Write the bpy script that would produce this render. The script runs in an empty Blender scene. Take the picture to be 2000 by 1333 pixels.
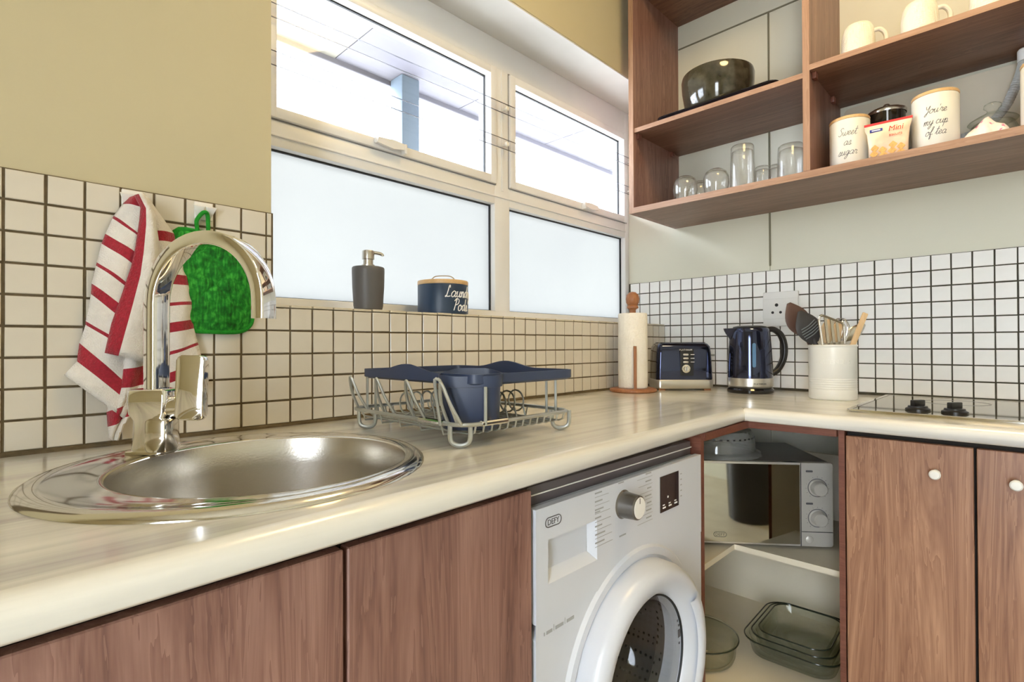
import bpy, bmesh, math, random
from mathutils import Vector, Matrix
random.seed(7)
scene = bpy.context.scene
C = scene.collection
PI = math.pi

# ---------------------------------------------------------------- camera
cam_d = bpy.data.cameras.new('camera')
cam_d.sensor_width = 36.0
cam_d.lens = 1029.85 / 2000 * 36
cam_d.clip_start = 0.02
cam = bpy.data.objects.new('camera', cam_d)
C.objects.link(cam)
_r = Vector((0.7003027, -0.7138371, -0.0035630))
_u = Vector((-0.0032138, -0.0081439, 0.9999617))
_f = Vector((0.7138388, 0.7002644, 0.0079973))
cam.matrix_world = Matrix((
    (_r.x, _u.x, -_f.x, -2.13505),
    (_r.y, _u.y, -_f.y, -1.14883),
    (_r.z, _u.z, -_f.z, 1.07276),
    (0, 0, 0, 1)))
scene.camera = cam

# ---------------------------------------------------------------- world and exposure
world = bpy.data.worlds.new('world')
scene.world = world
world.use_nodes = True
bg = world.node_tree.nodes['Background']
bg.inputs['Color'].default_value = (0.86, 0.93, 1.0, 1)
bg.inputs['Strength'].default_value = 12.0
vs = scene.view_settings
scene.display_settings.display_device = 'sRGB'
vs.view_transform = 'Standard'
vs.look = 'None'
vs.exposure = 0.52
vs.gamma = 1.0
vs.use_curve_mapping = False
try:
    scene.cycles.use_denoising = True
    scene.cycles.max_bounces = 12
    scene.cycles.diffuse_bounces = 5
    scene.cycles.glossy_bounces = 5
    scene.cycles.transmission_bounces = 10
    scene.cycles.transparent_max_bounces = 16
    scene.cycles.sample_clamp_indirect = 6.0
    scene.cycles.caustics_reflective = False
    scene.cycles.caustics_refractive = False
except Exception:
    pass
LAMP_W = 21.0           # warm ceiling lamp

# ---------------------------------------------------------------- materials
MATS = {}
def principled(name):
    m = bpy.data.materials.new(name)
    m.use_nodes = True
    nt = m.node_tree
    b = nt.nodes['Principled BSDF']
    MATS[name] = m
    return m, nt, b

def N(nt, kind, **kw):
    n = nt.nodes.new(kind)
    for k, v in kw.items():
        setattr(n, k, v)
    return n

def ramp(nt, stops, interp='LINEAR'):
    n = nt.nodes.new('ShaderNodeValToRGB')
    cr = n.color_ramp
    cr.interpolation = interp
    while len(cr.elements) < len(stops):
        cr.elements.new(0.5)
    for e, (p, c) in zip(cr.elements, stops):
        e.position = p
        e.color = (*c, 1) if len(c) == 3 else c
    return n

def objco(nt, scale=(1, 1, 1), rot=(0, 0, 0)):
    t = nt.nodes.new('ShaderNodeTexCoord')
    mp = nt.nodes.new('ShaderNodeMapping')
    mp.inputs['Scale'].default_value = scale
    mp.inputs['Rotation'].default_value = rot
    nt.links.new(t.outputs['Object'], mp.inputs['Vector'])
    return mp

def mat(name, col, rough=0.5, metal=0.0, var=0.06, vscale=8.0, bump=0.0, bscale=60.0, coat=0.0, spec=0.5, sheen=0.0):
    """plain surface with a little procedural colour variation and relief"""
    m, nt, b = principled(name)
    b.inputs['Roughness'].default_value = rough
    b.inputs['Metallic'].default_value = metal
    b.inputs['Coat Weight'].default_value = coat
    b.inputs['Coat Roughness'].default_value = 0.05
    b.inputs['Specular IOR Level'].default_value = spec
    b.inputs['Sheen Weight'].default_value = sheen
    mp = objco(nt)
    no = N(nt, 'ShaderNodeTexNoise')
    no.inputs['Scale'].default_value = vscale
    no.inputs['Detail'].default_value = 3
    nt.links.new(mp.outputs[0], no.inputs['Vector'])
    lo = tuple(max(0, c * (1 - var)) for c in col)
    hi = tuple(min(1, c * (1 + var)) for c in col)
    rp = ramp(nt, [(0.3, lo), (0.7, hi)])
    nt.links.new(no.outputs['Fac'], rp.inputs['Fac'])
    nt.links.new(rp.outputs['Color'], b.inputs['Base Color'])
    if bump:
        n2 = N(nt, 'ShaderNodeTexNoise')
        n2.inputs['Scale'].default_value = bscale
        n2.inputs['Detail'].default_value = 4
        nt.links.new(mp.outputs[0], n2.inputs['Vector'])
        bp = N(nt, 'ShaderNodeBump')
        bp.inputs['Strength'].default_value = bump
        bp.inputs['Distance'].default_value = 0.004
        nt.links.new(n2.outputs['Fac'], bp.inputs['Height'])
        nt.links.new(bp.outputs['Normal'], b.inputs['Normal'])
    return m

def wood(name, axis, cols, rough=0.38, fine=1.0, offset=0.0):
    """grain along axis 'X','Y' or 'Z'"""
    m, nt, b = principled(name)
    b.inputs['Roughness'].default_value = rough
    i = 'XYZ'.index(axis)
    def sc(across, along):
        s = [across] * 3
        s[i] = along
        return tuple(s)
    mp = objco(nt, sc(9 * fine, 0.55 * fine))
    mp.inputs['Location'].default_value = (offset, offset * 1.7, offset * 0.6)
    n1 = N(nt, 'ShaderNodeTexNoise')
    n1.inputs['Scale'].default_value = 2.0
    n1.inputs['Detail'].default_value = 5
    n1.inputs['Roughness'].default_value = 0.62
    n1.inputs['Distortion'].default_value = 0.9
    nt.links.new(mp.outputs[0], n1.inputs['Vector'])
    mp2 = objco(nt, sc(130 * fine, 5 * fine))
    n2 = N(nt, 'ShaderNodeTexNoise')
    n2.inputs['Scale'].default_value = 2.0
    n2.inputs['Detail'].default_value = 4
    nt.links.new(mp2.outputs[0], n2.inputs['Vector'])
    wv = N(nt, 'ShaderNodeMath', operation='MULTIPLY')
    wv.inputs[1].default_value = 9.0
    nt.links.new(n1.outputs['Fac'], wv.inputs[0])
    fr = N(nt, 'ShaderNodeMath', operation='FRACT')
    nt.links.new(wv.outputs[0], fr.inputs[0])
    mx = N(nt, 'ShaderNodeMath', operation='MULTIPLY_ADD')
    mx.inputs[1].default_value = 0.22
    nt.links.new(fr.outputs[0], mx.inputs[0])
    half = N(nt, 'ShaderNodeMath', operation='MULTIPLY_ADD')
    half.inputs[1].default_value = 0.24
    half.inputs[2].default_value = -0.01
    nt.links.new(n2.outputs['Fac'], half.inputs[0])
    ad = N(nt, 'ShaderNodeMath', operation='MULTIPLY_ADD')
    ad.inputs[1].default_value = 0.75
    nt.links.new(n1.outputs['Fac'], ad.inputs[0])
    nt.links.new(half.outputs[0], ad.inputs[2])
    nt.links.new(ad.outputs[0], mx.inputs[2])
    rp = ramp(nt, [(0.25, cols[0]), (0.52, cols[1]), (0.85, cols[2])])
    nt.links.new(mx.outputs[0], rp.inputs['Fac'])
    nt.links.new(rp.outputs['Color'], b.inputs['Base Color'])
    bp = N(nt, 'ShaderNodeBump')
    bp.inputs['Strength'].default_value = 0.12
    bp.inputs['Distance'].default_value = 0.002
    nt.links.new(n2.outputs['Fac'], bp.inputs['Height'])
    nt.links.new(bp.outputs['Normal'], b.inputs['Normal'])
    return m

def glass(name, col=(1, 1, 1), rough=0.0, ior=1.45):
    m, nt, b = principled(name)
    b.inputs['Base Color'].default_value = (*col, 1)
    b.inputs['Transmission Weight'].default_value = 1.0
    b.inputs['Roughness'].default_value = rough
    b.inputs['IOR'].default_value = ior
    no = N(nt, 'ShaderNodeTexNoise')
    no.inputs['Scale'].default_value = 6.0
    mp = objco(nt)
    nt.links.new(mp.outputs[0], no.inputs['Vector'])
    bp = N(nt, 'ShaderNodeBump')
    bp.inputs['Strength'].default_value = 0.03
    bp.inputs['Distance'].default_value = 0.002
    nt.links.new(no.outputs['Fac'], bp.inputs['Height'])
    nt.links.new(bp.outputs['Normal'], b.inputs['Normal'])
    return m

def schlick(nt, base, scale):
    lw = N(nt, 'ShaderNodeLayerWeight')
    lw.inputs['Blend'].default_value = 0.5
    pw = N(nt, 'ShaderNodeMath', operation='POWER')
    pw.inputs[1].default_value = 5.0
    nt.links.new(lw.outputs['Facing'], pw.inputs[0])
    ma = N(nt, 'ShaderNodeMath', operation='MULTIPLY_ADD')
    ma.inputs[1].default_value = scale
    ma.inputs[2].default_value = base
    nt.links.new(pw.outputs[0], ma.inputs[0])
    return ma

def ware(name, centre, edge, gloss=1.0, haze=0.05, hcol=(0.8, 0.82, 0.8)):
    """thin-walled glassware: clear face on, denser towards the edges of the wall"""
    m = bpy.data.materials.new(name)
    m.use_nodes = True
    nt = m.node_tree
    nt.nodes.clear()
    out = N(nt, 'ShaderNodeOutputMaterial')
    tr = N(nt, 'ShaderNodeBsdfTransparent')
    lw = N(nt, 'ShaderNodeLayerWeight')
    lw.inputs['Blend'].default_value = 0.5
    rp = ramp(nt, [(0.45, centre), (0.8, tuple((a + b) / 2 for a, b in zip(centre, edge))), (1.0, edge)])
    nt.links.new(lw.outputs['Facing'], rp.inputs['Fac'])
    nt.links.new(rp.outputs['Color'], tr.inputs['Color'])
    gl = N(nt, 'ShaderNodeBsdfGlossy')
    gl.inputs['Roughness'].default_value = 0.04
    mu = schlick(nt, 0.035 * gloss, 0.75 * gloss)
    mx = N(nt, 'ShaderNodeMixShader')
    nt.links.new(mu.outputs[0], mx.inputs[0])
    nt.links.new(tr.outputs[0], mx.inputs[1])
    nt.links.new(gl.outputs[0], mx.inputs[2])
    df = N(nt, 'ShaderNodeBsdfDiffuse')
    no = N(nt, 'ShaderNodeTexNoise')
    no.inputs['Scale'].default_value = 30
    rp2 = ramp(nt, [(0.3, tuple(c * 0.9 for c in hcol)), (0.7, hcol)])
    nt.links.new(no.outputs['Fac'], rp2.inputs['Fac'])
    nt.links.new(rp2.outputs['Color'], df.inputs['Color'])
    mh = N(nt, 'ShaderNodeMixShader')
    mh.inputs[0].default_value = haze
    nt.links.new(mx.outputs[0], mh.inputs[1])
    nt.links.new(df.outputs[0], mh.inputs[2])
    nt.links.new(mh.outputs[0], out.inputs['Surface'])
    MATS[name] = m
    return m

def thin_clear(name, tint=(0.97, 0.98, 1.0), gloss=0.06, edge=(0.55, 0.58, 0.62)):
    """thin clear sheet: straight transmission plus a grazing reflection"""
    m = bpy.data.materials.new(name)
    m.use_nodes = True
    nt = m.node_tree
    nt.nodes.clear()
    out = N(nt, 'ShaderNodeOutputMaterial')
    tr = N(nt, 'ShaderNodeBsdfTransparent')
    gl = N(nt, 'ShaderNodeBsdfGlossy')
    gl.inputs['Roughness'].default_value = 0.03
    no = N(nt, 'ShaderNodeTexNoise')
    no.inputs['Scale'].default_value = 4
    rp = ramp(nt, [(0.3, tuple(t * 0.985 for t in tint)), (0.7, tint)])
    nt.links.new(no.outputs['Fac'], rp.inputs['Fac'])
    nt.links.new(rp.outputs['Color'], tr.inputs['Color'])
    mu = schlick(nt, gloss * 0.3, 0.5)
    mx = N(nt, 'ShaderNodeMixShader')
    nt.links.new(mu.outputs[0], mx.inputs[0])
    nt.links.new(tr.outputs[0], mx.inputs[1])
    nt.links.new(gl.outputs[0], mx.inputs[2])
    nt.links.new(mx.outputs[0], out.inputs['Surface'])
    MATS[name] = m
    return m

def frosted(name):
    m = bpy.data.materials.new(name)
    m.use_nodes = True
    nt = m.node_tree
    nt.nodes.clear()
    out = N(nt, 'ShaderNodeOutputMaterial')
    tl = N(nt, 'ShaderNodeBsdfTranslucent')
    no = N(nt, 'ShaderNodeTexNoise')
    no.inputs['Scale'].default_value = 3
    mp = objco(nt)
    nt.links.new(mp.outputs[0], no.inputs['Vector'])
    rp = ramp(nt, [(0.3, (0.312, 0.312, 0.306)), (0.7, (0.320, 0.320, 0.312))])
    nt.links.new(no.outputs['Fac'], rp.inputs['Fac'])
    nt.links.new(rp.outputs['Color'], tl.inputs['Color'])
    gl = N(nt, 'ShaderNodeBsdfGlossy')
    gl.inputs['Roughness'].default_value = 0.35
    mx = N(nt, 'ShaderNodeMixShader')
    mx.inputs[0].default_value = 0.05
    nt.links.new(tl.outputs[0], mx.inputs[1])
    nt.links.new(gl.outputs[0], mx.inputs[2])
    nt.links.new(mx.outputs[0], out.inputs['Surface'])
    MATS[name] = m
    return m

W3 = [(0.085, 0.037, 0.030), (0.215, 0.108, 0.085), (0.36, 0.205, 0.16)]
WR3 = [(0.13, 0.055, 0.032), (0.285, 0.137, 0.080), (0.48, 0.27, 0.165)]
wood_z = wood('walnut_vertical', 'Z', W3)
wood_z2 = wood('walnut_vertical_b', 'Z', W3, offset=3.7)
wood_rz = wood('walnut_door_warm', 'Z', WR3, offset=1.3)
wood_rz2 = wood('walnut_door_warm_b', 'Z', WR3, offset=6.1)
wood_y = wood('walnut_shelf', 'Y', [(0.085, 0.036, 0.024), (0.165, 0.080, 0.052), (0.28, 0.15, 0.10)], offset=0.4)
wood_edge = wood('walnut_edge', 'Y', [(0.20, 0.10, 0.065), (0.33, 0.19, 0.12), (0.45, 0.28, 0.19)], offset=2.2)
wood_red = wood('mahogany_rail', 'Y', [(0.09, 0.03, 0.02), (0.16, 0.055, 0.036), (0.22, 0.085, 0.055)])
pine = wood('pale_beech', 'Z', [(0.55, 0.36, 0.18), (0.68, 0.48, 0.27), (0.78, 0.58, 0.36)], fine=2.0)
bamboo = wood('bamboo_lid', 'Y', [(0.50, 0.30, 0.13), (0.62, 0.40, 0.19), (0.72, 0.50, 0.27)], fine=2.0)
teak = wood('stained_teak', 'Z', [(0.20, 0.075, 0.030), (0.32, 0.130, 0.055), (0.42, 0.19, 0.085)], fine=2.0)

plaster = mat('lamplit_plaster', (0.52, 0.465, 0.31), 0.75, var=0.04, vscale=1.5, bump=0.35, bscale=14)  # same plaster as the right wall, the lamp's yellow mixed into its colour
plaster_r = mat('pale_plaster', (0.71, 0.70, 0.59), 0.7, var=0.04, vscale=1.5, bump=0.35, bscale=14)
reveal_white = mat('white_reveal_paint', (0.62, 0.61, 0.585), 0.7, var=0.03, bump=0.15, bscale=20)
tile_w = mat('white_tile_lamplit', (0.65, 0.605, 0.525), 0.16, var=0.03, vscale=14, bump=0.05, bscale=35)  # white tile with the warm lamplight put into its colour as beige
tile_c = mat('white_tile_daylit', (0.90, 0.90, 0.89), 0.14, var=0.03, vscale=14, bump=0.05, bscale=35)  # same white tile, brighter and cooler copy for the daylit wall
grout_b = mat('brown_grout', (0.115, 0.085, 0.045), 0.9, var=0.25, vscale=40, bump=0.4, bscale=200)
grout_d = mat('dark_grout', (0.060, 0.055, 0.040), 0.9, var=0.25, vscale=40, bump=0.4, bscale=200)
sill_edge = mat('beige_sill_tile', (0.62, 0.56, 0.44), 0.3, var=0.06, vscale=30)
alu = mat('white_aluminium', (0.76, 0.76, 0.76), 0.35, var=0.02)
gasket = mat('black_gasket', (0.012, 0.014, 0.016), 0.6, var=0.1)
gap_grey = mat('shadow_gap_grey', (0.25, 0.25, 0.26), 0.6, var=0.1)
frost = frosted('frosted_glass')
pane_clear = thin_clear('clear_pane')
acrylic = thin_clear('clear_acrylic_bar', (0.975, 0.975, 0.99), 0.0)
acr_edge = mat('acrylic_edge', (0.10, 0.10, 0.115), 0.2, var=0.08)
chrome = mat('chrome', (0.90, 0.90, 0.90), 0.05, 1.0, var=0.02)
steel = mat('brushed_steel', (0.62, 0.59, 0.54), 0.27, 1.0, var=0.10, vscale=5, bump=0.05, bscale=300)
steel_rim = mat('polished_steel', (0.78, 0.76, 0.72), 0.12, 1.0, var=0.05, vscale=6)
wire = mat('silver_wire', (0.50, 0.52, 0.50), 0.35, 0.8, var=0.08)
navy_pl = mat('navy_plastic', (0.030, 0.045, 0.095), 0.42, var=0.08)
navy_gl = mat('navy_gloss_metal', (0.030, 0.040, 0.090), 0.09, 0.85, var=0.1, coat=0.6)
navy_mt = mat('navy_matt_enamel', (0.018, 0.040, 0.085), 0.38, var=0.08)
black_pl = mat('black_plastic', (0.012, 0.012, 0.014), 0.35, var=0.15)
dark_nylon = mat('dark_nylon', (0.030, 0.030, 0.036), 0.5, var=0.15)
brown_nylon = mat('brown_nylon', (0.085, 0.045, 0.036), 0.5, var=0.15)
grey_cer = mat('grey_matt_ceramic', (0.10, 0.095, 0.095), 0.45, var=0.08)
white_app = mat('white_appliance', (0.61, 0.64, 0.71), 0.28, var=0.015)
white_pl = mat('white_plastic', (0.80, 0.80, 0.79), 0.35, var=0.02)
cream_en = mat('cream_enamel', (0.80, 0.77, 0.68), 0.4, var=0.03)
white_en = mat('white_enamel', (0.80, 0.81, 0.79), 0.33, var=0.02)
mug_m = None
silver_pl = mat('silver_plastic', (0.58, 0.56, 0.52), 0.38, 0.35, var=0.03)
ivory_metal = mat('satin_silver_base', (0.60, 0.58, 0.53), 0.3, 0.8, var=0.04)
mirror_dk = mat('smoked_mirror_glass', (0.50, 0.50, 0.46), 0.03, 1.0, var=0.03)
ink = mat('grey_ink', (0.10, 0.10, 0.11), 0.6, var=0.1)
ink_l = mat('pale_ink', (0.35, 0.36, 0.38), 0.6, var=0.1)
white_ink = mat('white_ink', (0.85, 0.85, 0.85), 0.5, var=0.02)
red_ink = mat('red_ink', (0.62, 0.03, 0.03), 0.5, var=0.08)
blue_ink = mat('blue_ink', (0.03, 0.05, 0.30), 0.5, var=0.08)
black_gl = mat('black_glass', (0.010, 0.010, 0.014), 0.06, var=0.1)
hob_gl = mat('mirror_black_hob', (0.33, 0.315, 0.25), 0.05, 0.85, var=0.05)
towel_w = mat('white_terry', (0.86, 0.82, 0.77), 0.95, var=0.04, vscale=60, bump=0.9, bscale=420, sheen=0.3)
towel_r = mat('crimson_weave', (0.36, 0.012, 0.030), 0.9, var=0.18, vscale=200, bump=0.7, bscale=420, sheen=0.2)
paper_m = mat('paper_towel_quilt', (0.83, 0.80, 0.73), 0.95, var=0.03, vscale=30, bump=0.8, bscale=90)
inner_m = mat('cream_melamine', (0.80, 0.73, 0.58), 0.5, var=0.03)
black_void = mat('shade_black', (0.020, 0.016, 0.015), 0.8, var=0.1)  # near-black colour stands in for the shade in the gaps round the doors
cooker_glass = ware('tinted_ovenware_glass', (0.988, 0.994, 0.982), (0.55, 0.62, 0.50), 1.0, 0.02)
tumbler_glass = ware('tumbler_glass', (0.99, 0.99, 0.985), (0.70, 0.68, 0.63), 1.3, 0.05)
clear_pl = ware('clear_dome_plastic', (0.95, 0.96, 0.97), (0.66, 0.68, 0.70), 1.2, 0.12)
black_bowl = mat('dark_mottled_glaze', (0.045, 0.040, 0.026), 0.10, var=0.5, vscale=30, coat=0.5)
board_m = mat('cream_board', (0.68, 0.62, 0.50), 0.45, var=0.03)
hose_m = mat('grey_corrugated_hose', (0.50, 0.52, 0.52), 0.5, var=0.06)
floor_m = mat('beige_floor_tile', (0.60, 0.55, 0.45), 0.35, var=0.08)
ceil_m = mat('white_ceiling', (0.80, 0.77, 0.68), 0.8, var=0.02)
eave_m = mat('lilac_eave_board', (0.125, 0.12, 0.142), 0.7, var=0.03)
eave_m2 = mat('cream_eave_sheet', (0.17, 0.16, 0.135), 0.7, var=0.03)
post_m = mat('pale_blue_post', (0.125, 0.16, 0.20), 0.5, var=0.04)
ground_m = mat('pale_paving', (0.62, 0.60, 0.57), 0.85, var=0.08)
bisc_m = mat('biscuit_print', (0.72, 0.40, 0.12), 0.6, var=0.25, vscale=180)
pack_m = mat('biscuit_wrapper', (0.82, 0.62, 0.45), 0.35, var=0.22, vscale=22, bump=0.2, bscale=60)

def quilt():
    m, nt, b = principled('green_quilted_cotton')
    b.inputs['Roughness'].default_value = 0.95
    mp = objco(nt)
    no = N(nt, 'ShaderNodeTexNoise')
    no.inputs['Scale'].default_value = 90
    no.inputs['Detail'].default_value = 6
    nt.links.new(mp.outputs[0], no.inputs['Vector'])
    mp2 = objco(nt, (60, 60, 8))
    n3 = N(nt, 'ShaderNodeTexNoise')
    n3.inputs['Scale'].default_value = 4
    n3.inputs['Detail'].default_value = 5
    nt.links.new(mp2.outputs[0], n3.inputs['Vector'])
    mm = N(nt, 'ShaderNodeMath', operation='MULTIPLY')
    nt.links.new(no.outputs['Fac'], mm.inputs[0])
    nt.links.new(n3.outputs['Fac'], mm.inputs[1])
    rp = ramp(nt, [(0.12, (0.002, 0.06, 0.006)), (0.26, (0.008, 0.20, 0.014)), (0.42, (0.05, 0.42, 0.04))])
    nt.links.new(mm.outputs[0], rp.inputs['Fac'])
    nt.links.new(rp.outputs['Color'], b.inputs['Base Color'])
    n4 = N(nt, 'ShaderNodeTexNoise')
    n4.inputs['Scale'].default_value = 45
    nt.links.new(mp.outputs[0], n4.inputs['Vector'])
    bp = N(nt, 'ShaderNodeBump')
    bp.inputs['Strength'].default_value = 0.8
    bp.inputs['Distance'].default_value = 0.004
    nt.links.new(n4.outputs['Fac'], bp.inputs['Height'])
    nt.links.new(bp.outputs['Normal'], b.inputs['Normal'])
    return m
green_q = quilt()
green_b = mat('green_binding', (0.008, 0.26, 0.016), 0.9, var=0.2, vscale=120, bump=0.5, bscale=300)

def dotted_mug():
    m, nt, b = principled('cream_dotted_stoneware')
    b.inputs['Base Color'].default_value = (0.85, 0.80, 0.66, 1)
    b.inputs['Roughness'].default_value = 0.35
    mp = objco(nt)
    v = N(nt, 'ShaderNodeTexVoronoi')
    v.inputs['Scale'].default_value = 170
    v.inputs['Randomness'].default_value = 0.15
    nt.links.new(mp.outputs[0], v.inputs['Vector'])
    bp = N(nt, 'ShaderNodeBump')
    bp.invert = True
    bp.inputs['Strength'].default_value = 0.7
    bp.inputs['Distance'].default_value = 0.003
    nt.links.new(v.outputs['Distance'], bp.inputs['Height'])
    nt.links.new(bp.outputs['Normal'], b.inputs['Normal'])
    return m
mug_m = dotted_mug()

def drum_mat():
    m, nt, b = principled('perforated_drum_steel')
    b.inputs['Metallic'].default_value = 0.85
    b.inputs['Roughness'].default_value = 0.28
    mp = objco(nt)
    v = N(nt, 'ShaderNodeTexVoronoi')
    v.inputs['Scale'].default_value = 75
    v.inputs['Randomness'].default_value = 0.1
    nt.links.new(mp.outputs[0], v.inputs['Vector'])
    rp = ramp(nt, [(0.0, (0.02, 0.02, 0.02)), (0.22, (0.03, 0.03, 0.03)), (0.28, (0.40, 0.38, 0.36)), (1.0, (0.50, 0.48, 0.45))])
    nt.links.new(v.outputs['Distance'], rp.inputs['Fac'])
    nt.links.new(rp.outputs['Color'], b.inputs['Base Color'])
    return m
drum_m = drum_mat()

def worktop_mat(name, axis, k=1.0):
    m, nt, b = principled(name)
    b.inputs['Roughness'].default_value = 0.26
    b.inputs['Coat Weight'].default_value = 0.7
    b.inputs['Coat Roughness'].default_value = 0.12
    i = 'XYZ'.index(axis)
    s = [22, 22, 22]
    s[i] = 0.9
    mp = objco(nt, tuple(s))
    n1 = N(nt, 'ShaderNodeTexNoise')
    n1.inputs['Scale'].default_value = 1.0
    n1.inputs['Detail'].default_value = 6
    n1.inputs['Roughness'].default_value = 0.6
    n1.inputs['Distortion'].default_value = 0.4
    nt.links.new(mp.outputs[0], n1.inputs['Vector'])
    rp = ramp(nt, [(p, tuple(min(0.9, v * k) for v in c)) for p, c in ((0.28, (0.43, 0.42, 0.42)), (0.44, (0.62, 0.61, 0.58)), (0.6, (0.73, 0.72, 0.67)), (0.8, (0.79, 0.785, 0.74)))])
    nt.links.new(n1.outputs['Fac'], rp.inputs['Fac'])
    nt.links.new(rp.outputs['Color'], b.inputs['Base Color'])
    return m
top_x = worktop_mat('streaked_cream_laminate', 'X')
top_y = worktop_mat('streaked_cream_laminate_lit', 'Y', 1.12)  # same laminate, lightened to carry the window light near the corner

def floral():
    m, nt, b = principled('floral_cotton')
    b.inputs['Roughness'].default_value = 0.9
    mp = objco(nt)
    v = N(nt, 'ShaderNodeTexVoronoi')
    v.inputs['Scale'].default_value = 60
    nt.links.new(mp.outputs[0], v.inputs['Vector'])
    rp = ramp(nt, [(0.0, (0.60, 0.06, 0.24)), (0.26, (0.70, 0.20, 0.38)), (0.36, (0.78, 0.74, 0.74)), (1.0, (0.86, 0.83, 0.82))])
    nt.links.new(v.outputs['Distance'], rp.inputs['Fac'])
    nt.links.new(rp.outputs['Color'], b.inputs['Base Color'])
    return m
floral_m = floral()

# ---------------------------------------------------------------- mesh helpers
def xf(M, p):
    return (M @ Vector(p)) if M is not None else Vector(p)

class MB:
    def __init__(self):
        self.bm = bmesh.new()
    def face(self, vs, mi=0):
        try:
            f = self.bm.faces.new(vs)
            f.material_index = mi
            return f
        except ValueError:
            return None
    def box(self, x0, x1, y0, y1, z0, z1, bev=0.0, M=None, mi=0, seg=2):
        bm = self.bm
        ret = bmesh.ops.create_cube(bm, size=1.0)
        vs = ret['verts']
        for v in vs:
            v.co = Vector(((x0 + x1) / 2 + v.co.x * (x1 - x0), (y0 + y1) / 2 + v.co.y * (y1 - y0), (z0 + z1) / 2 + v.co.z * (z1 - z0)))
        fs = {f for v in vs for f in v.link_faces}
        if bev > 0:
            es = list({e for v in vs for e in v.link_edges})
            r = bmesh.ops.bevel(bm, geom=es, offset=bev, segments=seg, profile=0.5, affect='EDGES')
            fs = {f for f in fs if f.is_valid} | set(r['faces'])
        vv = {v for f in fs for v in f.verts}
        for f in fs:
            f.material_index = mi
        if M is not None:
            for v in vv:
                v.co = M @ v.co
        return self
    def lathe(self, prof, n=32, c=(0, 0, 0), M=None, mi=0, a0=0.0, a1=2 * PI, sx=1.0, sy=1.0):
        full = abs(a1 - a0 - 2 * PI) < 1e-6
        rings = []
        k = n if full else n + 1
        for (r, z) in prof:
            if r < 1e-6:
                rings.append([self.bm.verts.new(xf(M, (c[0], c[1], c[2] + z)))])
            else:
                rings.append([self.bm.verts.new(xf(M, (c[0] + sx * r * math.cos(a0 + (a1 - a0) * i / n), c[1] + sy * r * math.sin(a0 + (a1 - a0) * i / n), c[2] + z))) for i in range(k)])
        for A, B in zip(rings, rings[1:]):
            for i in range(n):
                j = (i + 1) % k
                if len(A) == 1 and len(B) == 1:
                    continue
                if len(A) == 1:
                    self.face([A[0], B[j], B[i]], mi)
                elif len(B) == 1:
                    self.face([A[i], A[j], B[0]], mi)
                else:
                    self.face([A[i], A[j], B[j], B[i]], mi)
        return self
    def rings(self, loops, closed=True, cap0=False, cap1=False, mi=0, M=None):
        R = [[self.bm.verts.new(xf(M, p)) for p in L] for L in loops]
        n = len(R[0])
        for A, B in zip(R, R[1:]):
            for i in range(n if closed else n - 1):
                j = (i + 1) % n
                self.face([A[i], A[j], B[j], B[i]], mi)
        if cap0:
            self.face(list(reversed(R[0])), mi)
        if cap1:
            self.face(R[-1], mi)
        return self
    def tube(self, pts, r, n=8, closed=False, M=None, mi=0, sub=0, caps=True):
        P = [Vector(p) for p in pts]
        if sub:
            P = smooth_path(P, sub, closed)
        m = len(P)
        rr = r if isinstance(r, (list, tuple)) else None
        T = []
        for i in range(m):
            if closed:
                t = P[(i + 1) % m] - P[i - 1]
            else:
                t = P[min(i + 1, m - 1)] - P[max(i - 1, 0)]
            T.append(t.normalized())
        ref = Vector((0, 0, 1)) if abs(T[0].z) < 0.9 else Vector((1, 0, 0))
        nrm = (ref - T[0] * ref.dot(T[0])).normalized()
        loops = []
        for i in range(m):
            nrm = (nrm - T[i] * nrm.dot(T[i]))
            nrm = nrm.normalized() if nrm.length > 1e-6 else T[i].orthogonal().normalized()
            bn = T[i].cross(nrm)
            ri = rr[min(int(i * len(rr) / m), len(rr) - 1)] if rr else r
            loops.append([P[i] + nrm * (ri * math.cos(2 * PI * k / n)) + bn * (ri * math.sin(2 * PI * k / n)) for k in range(n)])
        if closed:
            loops.append(loops[0])
            R = [[self.bm.verts.new(xf(M, p)) for p in L] for L in loops[:-1]]
            # align seam twist
            for i in range(m):
                A, B = R[i], R[(i + 1) % m]
                off = 0
                if i == m - 1:
                    best = 1e9
                    for o in range(n):
                        d = sum((A[k].co - B[(k + o) % n].co).length for k in range(n))
                        if d < best:
                            best, off = d, o
                for k in range(n):
                    self.face([A[k], A[(k + 1) % n], B[(k + 1 + off) % n], B[(k + off) % n]], mi)
        else:
            self.rings(loops, True, caps, caps, mi, M)
        return self
    def prism(self, poly, z0, z1, M=None, mi=0, bev=0.0):
        """poly in local XY extruded along local Z"""
        bm = self.bm
        a = [bm.verts.new(xf(M, (x, y, z0))) for x, y in poly]
        b = [bm.verts.new(xf(M, (x, y, z1))) for x, y in poly]
        n = len(poly)
        fs = [self.face(list(reversed(a)), mi), self.face(b, mi)]
        for i in range(n):
            fs.append(self.face([a[i], a[(i + 1) % n], b[(i + 1) % n], b[i]], mi))
        if bev:
            es = [e for e in fs[1].edges] + [e for e in fs[0].edges]
            bmesh.ops.bevel(bm, geom=es, offset=bev, segments=2, profile=0.5, affect='EDGES')
        return self
    def grid(self, rows, mi=0, rowmats=None):
        R = [[self.bm.verts.new(Vector(p)) for p in L] for L in rows]
        for k, (A, B) in enumerate(zip(R, R[1:])):
            for i in range(len(A) - 1):
                mm = mi
                if rowmats is not None:
                    mm = rowmats(k, i)
                self.face([A[i], A[i + 1], B[i + 1], B[i]], mm)
        return self
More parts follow.
